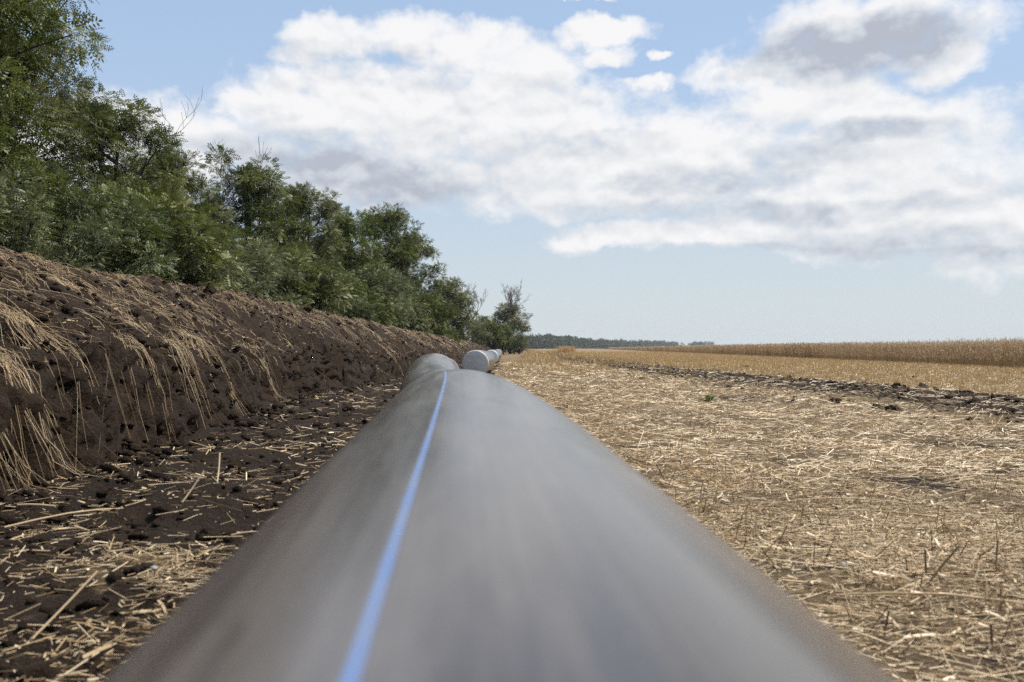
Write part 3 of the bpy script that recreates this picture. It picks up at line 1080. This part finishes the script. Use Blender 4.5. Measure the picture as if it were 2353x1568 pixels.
M_CAP, t = new_mat('pale_plastic_cover')  # covers of the far pipe ends, pale in their base colour
tcn = t.n('ShaderNodeTexCoord').outputs['Object']
ns = t.noise(tcn, 9.0, 5, 0.6)
p = principled(t, t.ramp(ns, [(0.3, (0.66, 0.70, 0.72)), (0.7, (0.80, 0.83, 0.84))]), 0.45, 0.4, bump(t, ns, 0.2, 0.01))
finish(t, p.outputs[0])
M_CAPG, t = new_mat('grey_plastic_cover')
tcn = t.n('ShaderNodeTexCoord').outputs['Object']
ns = t.noise(tcn, 7.0, 5, 0.6)
p = principled(t, t.ramp(ns, [(0.3, (0.42, 0.41, 0.40)), (0.7, (0.56, 0.55, 0.54))]), 0.5, 0.4, bump(t, ns, 0.2, 0.01))
finish(t, p.outputs[0])

th = -R(10.0)
py = np.concatenate([np.linspace(-4, 0, 24), np.linspace(0.04, 16.0, 330)])
A = make_axis(py, cubic(PIPE_Y, PIPE_X, py), cubic(ctl_y, top_z, py) - PR)
pipe = bpy.data.objects.new('pipe', None)
COL.objects.link(pipe)
tag(pipe, 'nearest thick black plastic pipe with a blue stripe, filling the foreground', 'pipe', 'plastic pipe lengths laid end to end')
sweep(A, 'pipe_wall', -math.pi, math.pi, 112, PR, M_PIPE, pipe, True)
sweep(A, 'stripe', th - R(0.39), th + R(0.39), 5, PR + 0.0006, M_STRIPE, pipe, False, 2.7)
end_cap(A, len(py) - 1, 1, pipe, M_CAPG)
for ys_, xs_, ts_, capm, lab in (
        ([21.6, 22.6, 24, 28, 32, 36.5], [-0.870, -0.845, -0.82, -0.84, -0.92, -1.0], [0.672, 0.681, 0.672, 0.61, 0.60, 0.60], M_CAPG, 'second pipe length, its grey rounded end showing just right of the hump'),
        ([41.0, 43.0, 46, 54, 62, 70.5], [-0.94, -0.90, -0.86, -0.95, -1.1, -1.2], [0.632, 0.650, 0.64, 0.60, 0.60, 0.60], M_CAP, 'third pipe length, its round end closed by a pale cover'),
        ([79.0, 82.0, 86, 92, 98], [-1.25, -1.22, -1.2, -1.3, -1.4], [0.60, 0.63, 0.62, 0.60, 0.60], M_CAP, 'farthest pipe length, a tiny pale round end beyond the others')):
    py = np.linspace(ys_[0], ys_[-1], 120)
    A = make_axis(py, cubic(ys_, xs_, py), cubic(ys_, ts_, py) - PR)
    pp = bpy.data.objects.new('pipe', None)
    COL.objects.link(pp)
    tag(pp, lab, 'pipe', 'plastic pipe lengths laid end to end')
    sweep(A, 'pipe_wall', -math.pi, math.pi, 72, PR, M_PIPE, pp, True)
    end_cap(A, 0, -1, pp, capm)
    end_cap(A, len(py) - 1, 1, pp, capm)


# ------------------------------------------------------------------ trees
SPR = []      # template spray: leaflets in pairs along a drooping stalk
for i in range(4):
    tpos = 0.25 + 0.22 * i
    for sgn in (-1, 1):
        SPR.append((tpos, sgn))
SPR.append((1.0, 0))


def spray_template(L, ll, lw):
    vs, fs = [], []
    for tpos, sgn in SPR:
        bx = tpos * L
        bz = -0.25 * L * tpos ** 2
        if sgn == 0:
            d_ = np.array([1.0, 0, -0.4])
        else:
            d_ = np.array([0.45, 0.9 * sgn, -0.1])
        d_ /= np.linalg.norm(d_)
        sd = np.cross(d_, [0, 0, 1.0])
        sd /= np.linalg.norm(sd)
        b = np.array([bx, 0, bz])
        o = len(vs)
        vs += [b, b + d_ * ll * 0.5 + sd * lw * 0.5 + [0, 0, 0.004], b + d_ * ll + [0, 0, -0.006], b + d_ * ll * 0.5 - sd * lw * 0.5 + [0, 0, 0.004]]
        fs.append([o, o + 1, o + 2, o + 3])
    return np.array(vs), np.array(fs)


def rot_mats(r_, dirs):
    """x axis along dirs, random roll"""
    n = len(dirs)
    xax = dirs / np.linalg.norm(dirs, axis=1, keepdims=True)
    upr = np.array([0, 0, 1.0]) + r_.normal(0, 0.55, (n, 3))
    yax = np.cross(upr, xax)
    yax /= np.linalg.norm(yax, axis=1, keepdims=True) + 1e-9
    zax = np.cross(xax, yax)
    return np.stack([xax, yax, zax], 2)


def build_tree(seed, H, RAD, n_lobe, clumps, sprays, leaf, mat, spray_l=0.22, ll=0.085, lw=0.036, trunk_r=0.14, low=0.25, multi=1, cl_r=0.55, flat=0.5, bark=M_BARK):
    r_ = np.random.default_rng(seed)
    lob = []
    for i in range(n_lobe):
        f_ = (i + 0.5) / n_lobe
        hz = H * (low + (0.92 - low) * f_)
        rr = RAD * (0.35 + 0.65 * math.sin(math.pi * min(1, 0.25 + 0.75 * (1 - f_)))) * r_.uniform(0.55, 0.85)
        a = i * 2.4 + r_.uniform(-0.5, 0.5)
        rr *= (1 - 0.65 * f_ ** 3)
        lob.append((np.array([math.cos(a) * rr, math.sin(a) * rr, hz]), RAD * r_.uniform(0.34, 0.52)))
    lob.append((np.array([r_.normal(0, 0.15 * RAD), r_.normal(0, 0.15 * RAD), H * 0.88]), RAD * 0.38))
    # limbs
    pths, rads = [], []
    M = 9
    stems = []
    for k_ in range(multi):
        bx = r_.normal(0, 0.12 * multi, 2) if multi > 1 else np.zeros(2)
        tp = np.array([r_.normal(0, 0.25), r_.normal(0, 0.25), H * 0.85])
        tt = np.linspace(0, 1, M)[:, None]
        pt = np.array([bx[0], bx[1], -0.3]) * (1 - tt) + tp * tt
        pt[:, :2] += (np.sin(tt * 5 + k_ * 2) * 0.12 * H / 8) * np.array([1, 0.7])
        pths.append(pt)
        rads.append(trunk_r * (1 - 0.85 * tt[:, 0]) + 0.012)
        stems.append(pt)
    tips = []
    for c_, rl in lob:
        st = stems[r_.integers(0, len(stems))]
        hs = max(0.12 * H, c_[2] - np.hypot(c_[0], c_[1]) * r_.uniform(0.6, 1.0) - 0.3)
        i0 = int(np.argmin(np.abs(st[:, 2] - hs)))
        p0 = st[i0]
        tt = np.linspace(0, 1, M)[:, None]
        pt = p0 * (1 - tt) + c_ * tt
        pt[:, 2] += (np.sin(tt[:, 0] * np.pi) * -0.10 * np.linalg.norm(c_ - p0))
        pt += r_.normal(0, 0.03, pt.shape) * np.sin(tt * np.pi)
        pths.append(pt)
        r0 = trunk_r * (0.30 + 0.25 * (1 - c_[2] / H))
        rads.append(r0 * (1 - 0.75 * tt[:, 0]) + 0.01)
        limb = pt
        nc = max(2, int(clumps / len(lob)))
        for j in range(nc):
            d_ = r_.normal(size=3)
            d_ /= np.linalg.norm(d_)
            d_[2] = d_[2] * 0.8 + 0.1
            q_ = c_ + d_ * rl * r_.uniform(0.55, 1.1)
            if q_[2] < 0.10 * H:
                q_[2] = 0.10 * H + r_.uniform(0, 0.3)
            i1 = r_.integers(M // 2, M)
            b0 = limb[i1]
            pt2 = b0 * (1 - tt) + q_ * tt
            pt2[:, 2] += np.sin(tt[:, 0] * np.pi) * 0.06
            pt2 += r_.normal(0, 0.02, pt2.shape) * np.sin(tt * np.pi)
            pths.append(pt2)
            rads.append(0.016 * (1 - 0.7 * tt[:, 0]) * (H / 8) + 0.004)
            tips.append(q_)
    pths, rads = np.array(pths), np.array(rads)
    nb = multi + len(lob)
    v1, f1 = tubes(pths[:nb], rads[:nb], 8)
    v2, f2 = tubes(pths[nb:], rads[nb:], 4)
    wood = mesh_np('trunk', np.concatenate([v1, v2]), np.concatenate([f1, f2 + len(v1)]), bark, smooth=True)
    if not leaf:
        return wood, None
    tips = np.array(tips)
    n = len(tips) * sprays
    ci = np.repeat(np.arange(len(tips)), sprays)
    d_ = r_.normal(size=(n, 3))
    d_ /= np.linalg.norm(d_, axis=1, keepdims=True)
    rad_ = r_.uniform(0.15, 1.0, n) ** 0.6
    csz = r_.uniform(0.6, 1.35, len(tips))[ci] * cl_r
    pos = tips[ci] + d_ * rad_[:, None] * csz[:, None] * np.array([1, 1, flat])
    out = d_ + 0.35 * (tips[ci] - np.array([0, 0, H * 0.5])) / H + r_.normal(0, 0.35, (n, 3))
    out[:, 2] = out[:, 2] * 0.6 + 0.05
    tv, tf = spray_template(spray_l, ll, lw)
    Rm = rot_mats(r_, out)
    sc = r_.uniform(0.7, 1.25, n)
    vv = np.einsum('nij,kj->nki', Rm, tv) * sc[:, None, None] + pos[:, None, :]
    nv = len(tv)
    ff = (tf[None] + (np.arange(n) * nv)[:, None, None]).reshape(-1, 4)
    ct = r_.normal(0.0, 0.20, len(tips))[ci]
    tint = np.clip(np.repeat(r_.normal(0.5, 0.16, n) + ct, nv) + r_.normal(0, 0.06, n * nv), 0, 1)
    crown = mesh_np('crown', vv.reshape(-1, 3), ff, mat, {'tint': tint})
    return wood, crown


TREE = {
    'big': (build_tree(101, 9.6, 3.4, 18, 230, 100, True, M_LEAF, 0.22, 0.068, 0.030, 0.19, 0.12, cl_r=0.50), 9.6),
    'tall': (build_tree(102, 8.0, 2.3, 14, 140, 84, True, M_LEAF, 0.22, 0.078, 0.036, 0.14, 0.14, cl_r=0.44), 8.0),
    'spread': (build_tree(103, 7.5, 2.8, 13, 140, 60, True, M_LEAF, 0.24, 0.095, 0.042, 0.13, 0.22, multi=2, cl_r=0.48, flat=0.4), 7.5),
    'round': (build_tree(104, 6.5, 2.5, 13, 120, 55, True, M_LEAF, 0.27, 0.11, 0.050, 0.13, 0.22, multi=3, cl_r=0.55, flat=0.7), 6.5),
    'shrub': (build_tree(105, 3.4, 1.7, 11, 100, 72, True, M_LEAFG, 0.15, 0.052, 0.023, 0.05, 0.10, multi=4, cl_r=0.30, flat=0.8), 3.4),
    'bush': (build_tree(106, 2.6, 1.5, 9, 72, 72, True, M_LEAF, 0.15, 0.056, 0.034, 0.05, 0.08, multi=4, cl_r=0.29, flat=0.8), 2.6),
}


def plant(kind, name, x, y, h, rz, label, cat, group, wide=1.0):
    (wood, crown), H0 = TREE[kind]
    e = bpy.data.objects.new(name, None)
    COL.objects.link(e)
    e.location = (x, y, 0.0)
    e.rotation_euler = (0, 0, rz)
    k_ = h / H0
    e.scale = (k_ * wide, k_ * wide, k_)
    link('trunk', wood, e)
    if crown:
        link('crown', crown, e)
    return tag(e, label, cat, group)


GT = 'trees of the shelter belt behind the bank'
TL = [  # kind, x, y, height, rot, wide, label
    ('big', -9.6, 12.0, 11.0, 0.3, 0.80, 'tallest locust tree, cut off by the left and upper edges of the photo'),
    ('big', -9.6, 16.0, 9.4, 2.2, 0.70, 'tall dark locust tree with open layered limbs, second from the left'),
    ('tall', -9.3, 20.5, 6.6, 1.2, 0.95, 'grey green locust tree whose branch reaches right into the clouds'),
    ('tall', -9.6, 25.0, 6.3, 4.0, 0.95, 'low locust tree half hidden behind the grey green one with the reaching branch'),
    ('spread', -8.5, 29.5, 6.9, 0.7, 0.85, 'spreading locust tree with a flat dark top left of the dip in the belt'),
    ('tall', -8.4, 37.0, 7.5, 2.9, 0.85, 'narrow locust tree with ragged twigs sticking out above the belt'),
    ('round', -7.7, 41.5, 6.6, 1.9, 0.85, 'rounded tree filling the dip left of the far tall pair'),
    ('tall', -6.75, 48.0, 8.3, 5.2, 0.95, 'tall locust tree, left one of the far pair above the bank'),
    ('tall', -5.95, 53.5, 7.6, 3.6, 0.9, 'tall locust tree, right one of the far pair with stepped branches'),
    ('round', -5.2, 74.0, 6.0, 0.4, 1.05, 'single round tree with a dark stem standing right of the gap'),
    ('round', -0.35, 112.0, 5.9, 2.6, 1.15, 'small very dark tree closing the right end of the belt'),
    ('big', -11.8, 15.5, 11.8, 4.4, 0.62, 'second row tree with a dense dark crown behind the two tallest locusts at the left'),
    ('tall', -9.2, 13.6, 8.6, 0.9, 0.85, 'dense tree filling the space between the two tallest locusts'),
    ('spread', -12.5, 18.5, 8.2, 3.3, 1.0, 'tree in the second row behind the second locust from the left'),
    ('spread', -12.0, 33.0, 6.4, 5.0, 1.0, 'second row tree seen between the flat topped tree and the narrow one'),
    ('round', -10.6, 46.0, 6.0, 3.0, 1.0, 'second row tree low behind the rounded tree in the dip'),
    ('round', -9.5, 60.0, 5.6, 1.0, 1.0, 'second row tree low behind the far tall pair'),
    ('round', -3.1, 99.0, 4.0, 4.4, 1.0, 'low dark tree under the bare branches near the end of the belt')]
for kd, x, y, h, rz, wd_, lab in TL:
    plant(kd, 'locust_tree' if 'locust' in lab else 'tree', x, y, h, rz, lab, 'tree', GT, wd_)
GS = 'shrubs growing along the top of the bank'
SL = [
    ('shrub', -7.9, 8.6, 2.6, 0.4, 'grey leaved shrub at the left edge just above the bank top'),
    ('bush', -7.6, 10.9, 2.6, 1.4, 'low dark bush under the tallest locust tree'),
    ('shrub', -7.1, 12.6, 2.9, 2.1, 'silvery shrub behind the reddish clod on the bank top'),
    ('shrub', -7.3, 15.2, 3.3, 3.6, 'tall silvery shrub under the second locust from the left'),
    ('bush', -6.8, 17.6, 3.4, 0.9, 'bright green bush with large leaves leaning over the bank'),
    ('shrub', -7.2, 20.2, 3.2, 5.1, 'broad grey green shrub right of the bright green bush'),
    ('shrub', -6.9, 23.6, 3.3, 2.6, 'high grey green shrub under the flat topped tree'),
    ('bush', -6.3, 26.2, 3.2, 0.2, 'fresh green bush low on the bank top near the middle'),
    ('shrub', -6.5, 30.0, 3.4, 1.1, 'grey green shrub under the narrow ragged tree'),
    ('bush', -6.2, 34.5, 3.2, 4.2, 'mid green bush right of the grey green shrub under the ragged tree'),
    ('shrub', -5.8, 39.5, 3.9, 3.0, 'drooping pale shrub left of the far tall pair'),
    ('bush', -5.3, 45.0, 3.0, 5.5, 'yellowish green bush at the foot of the far tall pair'),
    ('bush', -4.9, 52.0, 3.6, 1.7, 'low leafy bush at the right foot of the far tall pair'),
    ('bush', -5.6, 63.0, 3.0, 2.9, 'bush in the gap between tall pair and round tree'),
    ('shrub', -3.4, 78.0, 3.0, 0.5, 'pale shrub beside the round tree on its right'),
    ('bush', -2.4, 96.0, 3.4, 4.8, 'dark bush under the bare branches'),
    ('bush', -1.1, 104.0, 3.3, 0.8, 'bush between the bare trees and the dark end tree'),
    ('shrub', 1.0, 104.0, 2.2, 2.2, 'small yellow green shrub at the right end of the belt'),
    ('bush', -7.9, 19.0, 3.8, 2.2, 'tall leafy bush filling the space under the second locust from the left'),
    ('bush', -8.2, 25.5, 3.9, 3.2, 'tall bush between the reaching branch and the flat topped tree')]
for kd, x, y, h, rz, lab in SL:
    plant(kd, 'shrub', x, y, h, rz, lab, 'shrub', GS)


# bare dead trees
def bare_tree(seed, H, lean, spread, mat=M_DEAD, r0=0.11, levels=4, nchild=4, tmin=0.0):
    r_ = random.Random(seed)
    P_, R_ = [], []

    def br(p, d, L_, r, lvl):
        M_ = 7
        pts, cur, dd = [p.copy()], p.copy(), d.copy()
        for i in range(M_ - 1):
            dd = (dd + Vector((r_.gauss(0, 0.13), r_.gauss(0, 0.13), r_.gauss(0.03, 0.08)))).normalized()
            cur = cur + dd * L_ / (M_ - 1)
            pts.append(cur.copy())
        P_.append([tuple(q) for q in pts])
        R_.append([r * (1 - 0.72 * i / (M_ - 1)) + 0.004 for i in range(M_)])
        R_[-1] = [q + tmin for q in R_[-1]]
        if lvl == 0:
            return
        for k_ in range(nchild):
            i = r_.randint(2, M_ - 1)
            a = r_.uniform(0, 6.28)
            side = Vector((math.cos(a), math.sin(a), r_.uniform(0.1, 0.9)))
            nd = ((pts[i] - pts[i - 1]).normalized() * 1.0 + side * spread).normalized()
            br(pts[i], nd, L_ * r_.uniform(0.42, 0.68), r * 0.5 * (1 - 0.4 * i / M_), lvl - 1)
    br(Vector((0, 0, -0.3)), Vector(lean).normalized(), H * 0.72, r0, levels)
    a_, b_ = np.array(P_), np.array(R_)
    return tubes(a_, b_, 4)


for (x, y, h, lean, seed, lab) in ((-2.9, 103.0, 8.0, (0.02, 0, 1), 5, 'bare dead tree with upright grey branches near the end of the belt'),
                                   (-1.9, 108.0, 7.2, (0.34, 0, 1), 9, 'bare dead tree leaning right over the dark end tree'),
                                   (-9.7, 28.0, 5.8, (-0.03, 0, 1), 14, 'thin leafless twigs poking up left of the flat topped tree')):
    v_, f__ = bare_tree(seed, h, lean, 0.85, tmin=0.007 if y > 60 else 0.0, nchild=4 if y > 60 else 3, r0=0.14 if y > 60 else 0.06)
    e = bpy.data.objects.new('bare_tree', None)
    COL.objects.link(e)
    e.location = (x, y, 0)
    nsp = 7 * 4
    n6 = 6 * 4
    me1 = mesh_np('trunk', v_[:nsp], f__[:n6], M_DEAD, smooth=True)
    me2 = mesh_np('branches', v_[nsp:], f__[n6:] - nsp, M_DEAD, smooth=True)
    link('trunk', me1, e)
    link('branches', me2, e)
    tag(e, lab, 'bare tree', 'bare trees of the shelter belt')

# distant wood across the field: reads as one mass
n_t = 420
u = np.linspace(0, 1, n_t) + rng.normal(0, 0.004, n_t)
u = np.clip(u, 0, 1)
zz = 690 + 900 * u ** 1.25
pxv = 1206 + 352 * u
xx = (pxv - 1176.5) / FPX * zz + rng.normal(0, 4, n_t)
xx2 = (rng.uniform(1590, 1645, 26) - 1176.5) / FPX * 1700
zz = np.concatenate([zz + rng.uniform(-15, 30, n_t), rng.uniform(1680, 1730, 26)])
xx = np.concatenate([xx, xx2])
hh = rng.uniform(8.2, 12.2, n_t) * (1 + 0.22 * fbm(u * 30, u * 0, 1.0, 3, 7))
hh = np.concatenate([hh, rng.uniform(10, 14, 26)])
nt_ = len(xx)
K = 120
ci = np.repeat(np.arange(nt_), K)
d_ = rng.normal(size=(nt_ * K, 3))
d_ /= np.linalg.norm(d_, axis=1, keepdims=True)
rr = rng.uniform(0.4, 1, nt_ * K) ** 0.5
cp = np.stack([xx[ci] + d_[:, 0] * rr * 4.4, zz[ci] + d_[:, 1] * rr * 4.4, hh[ci] * 0.52 + d_[:, 2] * rr * hh[ci] * 0.5], 1)
q_ = rng.normal(size=(nt_ * K, 2, 3))
q_ /= np.linalg.norm(q_, axis=2, keepdims=True)
sz = rng.uniform(0.5, 1.1, nt_ * K)[:, None]
vv = np.stack([cp - q_[:, 0] * sz, cp - q_[:, 1] * sz, cp + q_[:, 0] * sz, cp + q_[:, 1] * sz], 1).reshape(-1, 3)
ff = np.arange(len(vv)).reshape(-1, 4)
me = mesh_np('distant_wood', vv, ff, M_LEAFD, {'tint': np.repeat(rng.uniform(0.1, 0.9, nt_ * K), 4)})
tag(link('distant_wood', me), 'dark far-off wood on the horizon between belt and wheat', 'woodland', kind='stuff')


# ------------------------------------------------------------------ small single things
def at_px(px_, py_):
    """ground point seen at a place in the 2353 wide picture"""
    y_ = CAM_H * FPX / (py_ - 800.0)
    x_ = (px_ - 1176.5) / FPX * y_
    return x_, y_, float(ground_h(np.array([x_]), np.array([y_]))[0])


# big clods standing out
CL = [(90, 605, 'bank', 0.085, 'reddish brown round clod sitting on the bank top at the far left'),
      ((255, 655), None, 'bank', 0.0, ''),
      ]


def clod_at(x, y, z, r_, seed, label):
    v_, f__ = lumps(np.array([[0, 0, 0.0]]), np.array([r_]), ICO3, seed, amp=0.30, flat=0.8)
    o = link('soil_clod', mesh_np('soil_clod', v_, f__, M_SOIL, smooth=True), loc=(x, y, z + r_ * 0.3))
    return tag(o, label, 'clod', 'large single clods of soil')


for i, (y, s, r_, lab) in enumerate((
        (8.7, 2.55, 0.075, 'round clod sitting on the bank top at the far left under silvery shrubs'),
        (11.2, 2.35, 0.08, 'clod near the bank top right of the round one'),
        (5.6, 0.95, 0.06, 'clod lodged halfway up the bank by the hooked straw bunch'),
        (7.4, 0.30, 0.075, 'clod low on the bank face beside the dark hollow'),
        (14.0, 1.6, 0.085, 'clod on the bank slope where it begins to narrow'))):
    F2 = float(bank_parts(np.array([y]))[0][0])
    clod_at(F2 - s, y, float(bank_h(np.array([s]), np.array([y]))[0]), r_, 200 + i, lab)
for i, (a, b, r_, lab) in enumerate((
        (695, 968, 0.055, 'left one of two clods lying close together beyond the straw heap'),
        (745, 965, 0.055, 'right one of two clods lying close together beyond the straw heap'),
        (800, 950, 0.060, 'clod nearest the pipe on the strip between pipe and bank'),
        (650, 1100, 0.040, 'dark clod beside the pipe left of its middle'),
        (480, 1255, 0.045, 'crumbly dark clod near the pipe at lower left'),
        (320, 1258, 0.045, 'brown clod in the straw left of the crumbly dark one'),
        (1715, 845, 0.09, 'clod on the turned soil strip in front of the stubble'),
        (2100, 870, 0.07, 'lone clod in the stubble right of the turned strip'))):
    x, y, z = at_px(a, b)
    clod_at(x, y, z, r_, 300 + i, lab)

# grey stones and a red scrap
for i, (a, b, r_, lab) in enumerate(((1935, 1303, 0.013, 'small grey stone in the straw at the lower right'),
                                     (355, 1345, 0.012, 'small grey stone in the straw at the lower left'))):
    x, y, z = at_px(a, b)
    v_, f__ = lumps(np.array([[0, 0, 0.0]]), np.array([r_]), ICO2, 400 + i, amp=0.15, flat=0.7)
    tag(link('stone', mesh_np('stone', v_, f__, M_STONE), loc=(x, y, z + 0.014)), lab, 'stone', 'small grey stones in the straw')
x, y, z = at_px(318, 1046)
v_ = np.array([[-.018, -.004, 0], [.012, -.008, .004], [.02, .006, .012], [-.01, .01, .016], [-.004, 0, .02], [-.018, -.004, .002], [.012, -.008, .006], [.02, .006, .014], [-.01, .01, .018], [-.004, 0, .023]])
f__ = np.array([[0, 1, 4], [1, 2, 4], [2, 3, 4], [3, 0, 4], [5, 9, 6], [6, 9, 7], [7, 9, 8], [8, 9, 5]])
tag(link('plastic_scrap', mesh_np('plastic_scrap', v_, f__, M_RED), loc=(x, y, z + 0.005)), 'tiny crumpled red scrap lying at the foot of the bank', 'scrap')

# weed with green leaves by the strip
def weed(px_, py_, size, nl, label, seed):
    r_ = np.random.default_rng(seed)
    x, y, z = at_px(px_, py_)
    e = bpy.data.objects.new('weed', None)
    COL.objects.link(e)
    e.location = (x, y, z)
    for i in range(nl):
        a = i * 2.4 + r_.normal(0, 0.3)
        el2 = r_.uniform(0.3, 1.1)
        L_ = size * r_.uniform(0.6, 1.1)
        tt = np.linspace(0, 1, 6)
        r2 = tt * L_ * math.cos(el2)
        zz_ = tt * L_ * math.sin(el2) - 0.35 * L_ * tt ** 2
        pth = np.stack([np.cos(a) * r2, np.sin(a) * r2, zz_ + 0.005], 1)[None]
        wv = (np.array([0.10, 0.7, 1.0, 0.95, 0.6, 0.05]) * size * 0.30)[None]
        v_, f__ = ribbons(pth, wv, np.array([[-math.sin(a), math.cos(a), 0.15]]))
        link('leaf', mesh_np('leaf', v_, f__, M_LEAFW, {'tint': np.full(len(v_), r_.uniform(0.2, 0.9))}, smooth=True), e)
    return tag(e, label, 'weed', 'small green weeds in the straw')


weed(1628, 925, 0.24, 12, 'small leafy green weed in the flattened straw before the turned strip', 1)
weed(2120, 980, 0.05, 6, 'tiny green seedling in the straw right of the leafy weed', 2)

# single broken stalks, thick or long enough to pick out
STK = [  # px, py of base, length, azimuth deg, tilt deg, radius, dark?, label
    (2128, 1345, 0.17, 20, 42, 0.0038, 1, 'thick brown broken stalk leaning right among the straw'),
    (2128, 1330, 0.09, 80, 76, 0.0035, 1, 'short upright brown stub beside the thick leaning stalk'),
    (2490 * .919, 1440 * .919, 0.12, 60, 62, 0.0032, 1, 'thin brown stalk standing tilted near the right edge'),
    (2030, 1465, 0.07, 50, 62, 0.0032, 1, 'brown stub close to the pipe at lower right'),
    (2480 * .919, 1620 * .919, 0.05, 95, 80, 0.0035, 1, 'dark short stub in the straw at the lower right'),
    (2006, 1003, 0.22, 75, 66, 0.0030, 0, 'pale straw standing up in a fan, left one'),
    (2020, 1003, 0.24, 60, 60, 0.0030, 0, 'pale straw standing up in a fan, right one'),
    (1600, 905, 0.30, 100, 74, 0.0034, 0, 'pale upright straw pair behind the green weed, left one'),
    (1616, 905, 0.28, 112, 70, 0.0034, 0, 'pale upright straw pair behind the green weed, right one'),
    (1930, 1165, 0.62, -6, 1, 0.0028, 0, 'long golden straw lying nearly level across the mat'),
    (1990, 1195, 0.66, -10, 1, 0.0028, 0, 'second long golden straw just below the level one'),
    (2250, 1410, 0.75, -28, 1, 0.0034, 0, 'longest pale straw lying aslant at the lower right'),
    (190, 1215, 0.55, 35, 2, 0.0042, 0, 'long stout straw lying aslant below the bank at left'),
    (420, 1200, 0.16, 50, 50, 0.0038, 0, 'straw standing up out of the straw heap'),
    (560, 1265, 0.14, 15, 6, 0.0036, 0, 'straw lying beside the crumbly clod near the pipe'),
    (50, 1180, 0.30, 5, 2, 0.0050, 0, 'thick pale stalk lying at the left edge below the bank'),
    (60, 1500, 0.24, 60, 35, 0.0030, 0, 'blurred straw leaning up in the lower left corner'),
    (500, 1165, 0.15, 100, 55, 0.0038, 0, 'white bent stalk standing at the right of the straw heap')]
for a, b, L_, azd, td, r_, dk, lab in STK:
    x, y, z = at_px(a, b)
    dv = np.array([math.cos(R(azd)) * math.cos(R(td)), math.sin(R(azd)) * math.cos(R(td)), math.sin(R(td))])
    tt = np.linspace(0, 1, 6)[:, None]
    st_ = -0.5 if td < 10 else 0.0
    pth = dv * (tt + st_) * L_
    pth[:, 2] += (0.012 + np.sin(tt[:, 0] * np.pi) * 0.04 * L_) if td < 10 else 0
    pth[:, 1] += np.sin(tt[:, 0] * 4) * 0.03 * L_
    v_, f__ = tubes(pth[None], np.full((1, 6), r_), 7)
    me = mesh_np('straw_stalk', v_, f__, M_TWIG if dk else M_STRAW, {'tint': np.full(len(v_), random.uniform(0.55, 0.8))}, smooth=True)
    tag(link('straw_stalk', me, loc=(x, y, z + 0.004)), lab, 'straw stalk', 'single stalks standing out of the straw')

# dry grass left standing far down the field
parts = []
for a, b, h, wd_, n_ in ((1302, 812, 0.95, 0.55, 700), (1210, 808, 0.50, 1.6, 600), (1268, 812, 0.45, 0.5, 260), (1340, 815, 0.35, 1.2, 300)):
    y = CAM_H * FPX / (b - 800.0)
    x = (a - 1176.5) / FPX * y
    xs_, ys_ = x + rng.normal(0, wd_, n_), y + rng.normal(0, wd_, n_)
    v_, f__, t_, _ = upright(xs_, ys_, np.zeros(n_), h * rng.uniform(0.5, 1.2, n_), np.full(n_, 0.05), np.abs(rng.normal(0.2, 0.15, n_)), np.clip(rng.normal(0.55, 0.2, n_), 0, 1), seg=2)
    parts.append((v_, f__, t_))
tag(link('dry_grass', merge(parts, 'dry_grass', M_STUB)), 'pale dry grass left standing on the horizon left of the wheat', 'dry grass', kind='stuff')

# ------------------------------------------------------------------ haze
HAZE = 0.00016
if HAZE > 0:
    m, t = new_mat('haze')
    pv = t.n('ShaderNodeVolumePrincipled')
    pv.inputs['Color'].default_value = (0.80, 0.88, 0.97, 1)
    pv.inputs['Density'].default_value = HAZE
    o = t.n('ShaderNodeOutputMaterial')
    t.t.links.new(pv.outputs[0], o.inputs['Volume'])
    hx, hy0, hy1, hz0, hz1 = 3200.0, -80.0, 2900.0 * 2, -1.5, 16.0
    v_ = np.array([[sx * hx, yy, zz_] for zz_ in (hz0, hz1) for yy in (hy0, hy1) for sx in (-1, 1)])
    f__ = np.array([[0, 2, 3, 1], [4, 5, 7, 6], [0, 1, 5, 4], [2, 6, 7, 3], [0, 4, 6, 2], [1, 3, 7, 5]])
    tag(link('haze', mesh_np('haze', v_, f__, m)), 'thin summer haze over the field', kind='stuff')

tris = sum(sum(len(p_.vertices) - 2 for p_ in me_.polygons) if len(me_.polygons) < 1000 else 2 * len(me_.polygons) for me_ in bpy.data.meshes)
print('approx triangles', tris)
for me_ in sorted(bpy.data.meshes, key=lambda q: -len(q.polygons))[:14]:
    print(me_.name, len(me_.polygons))
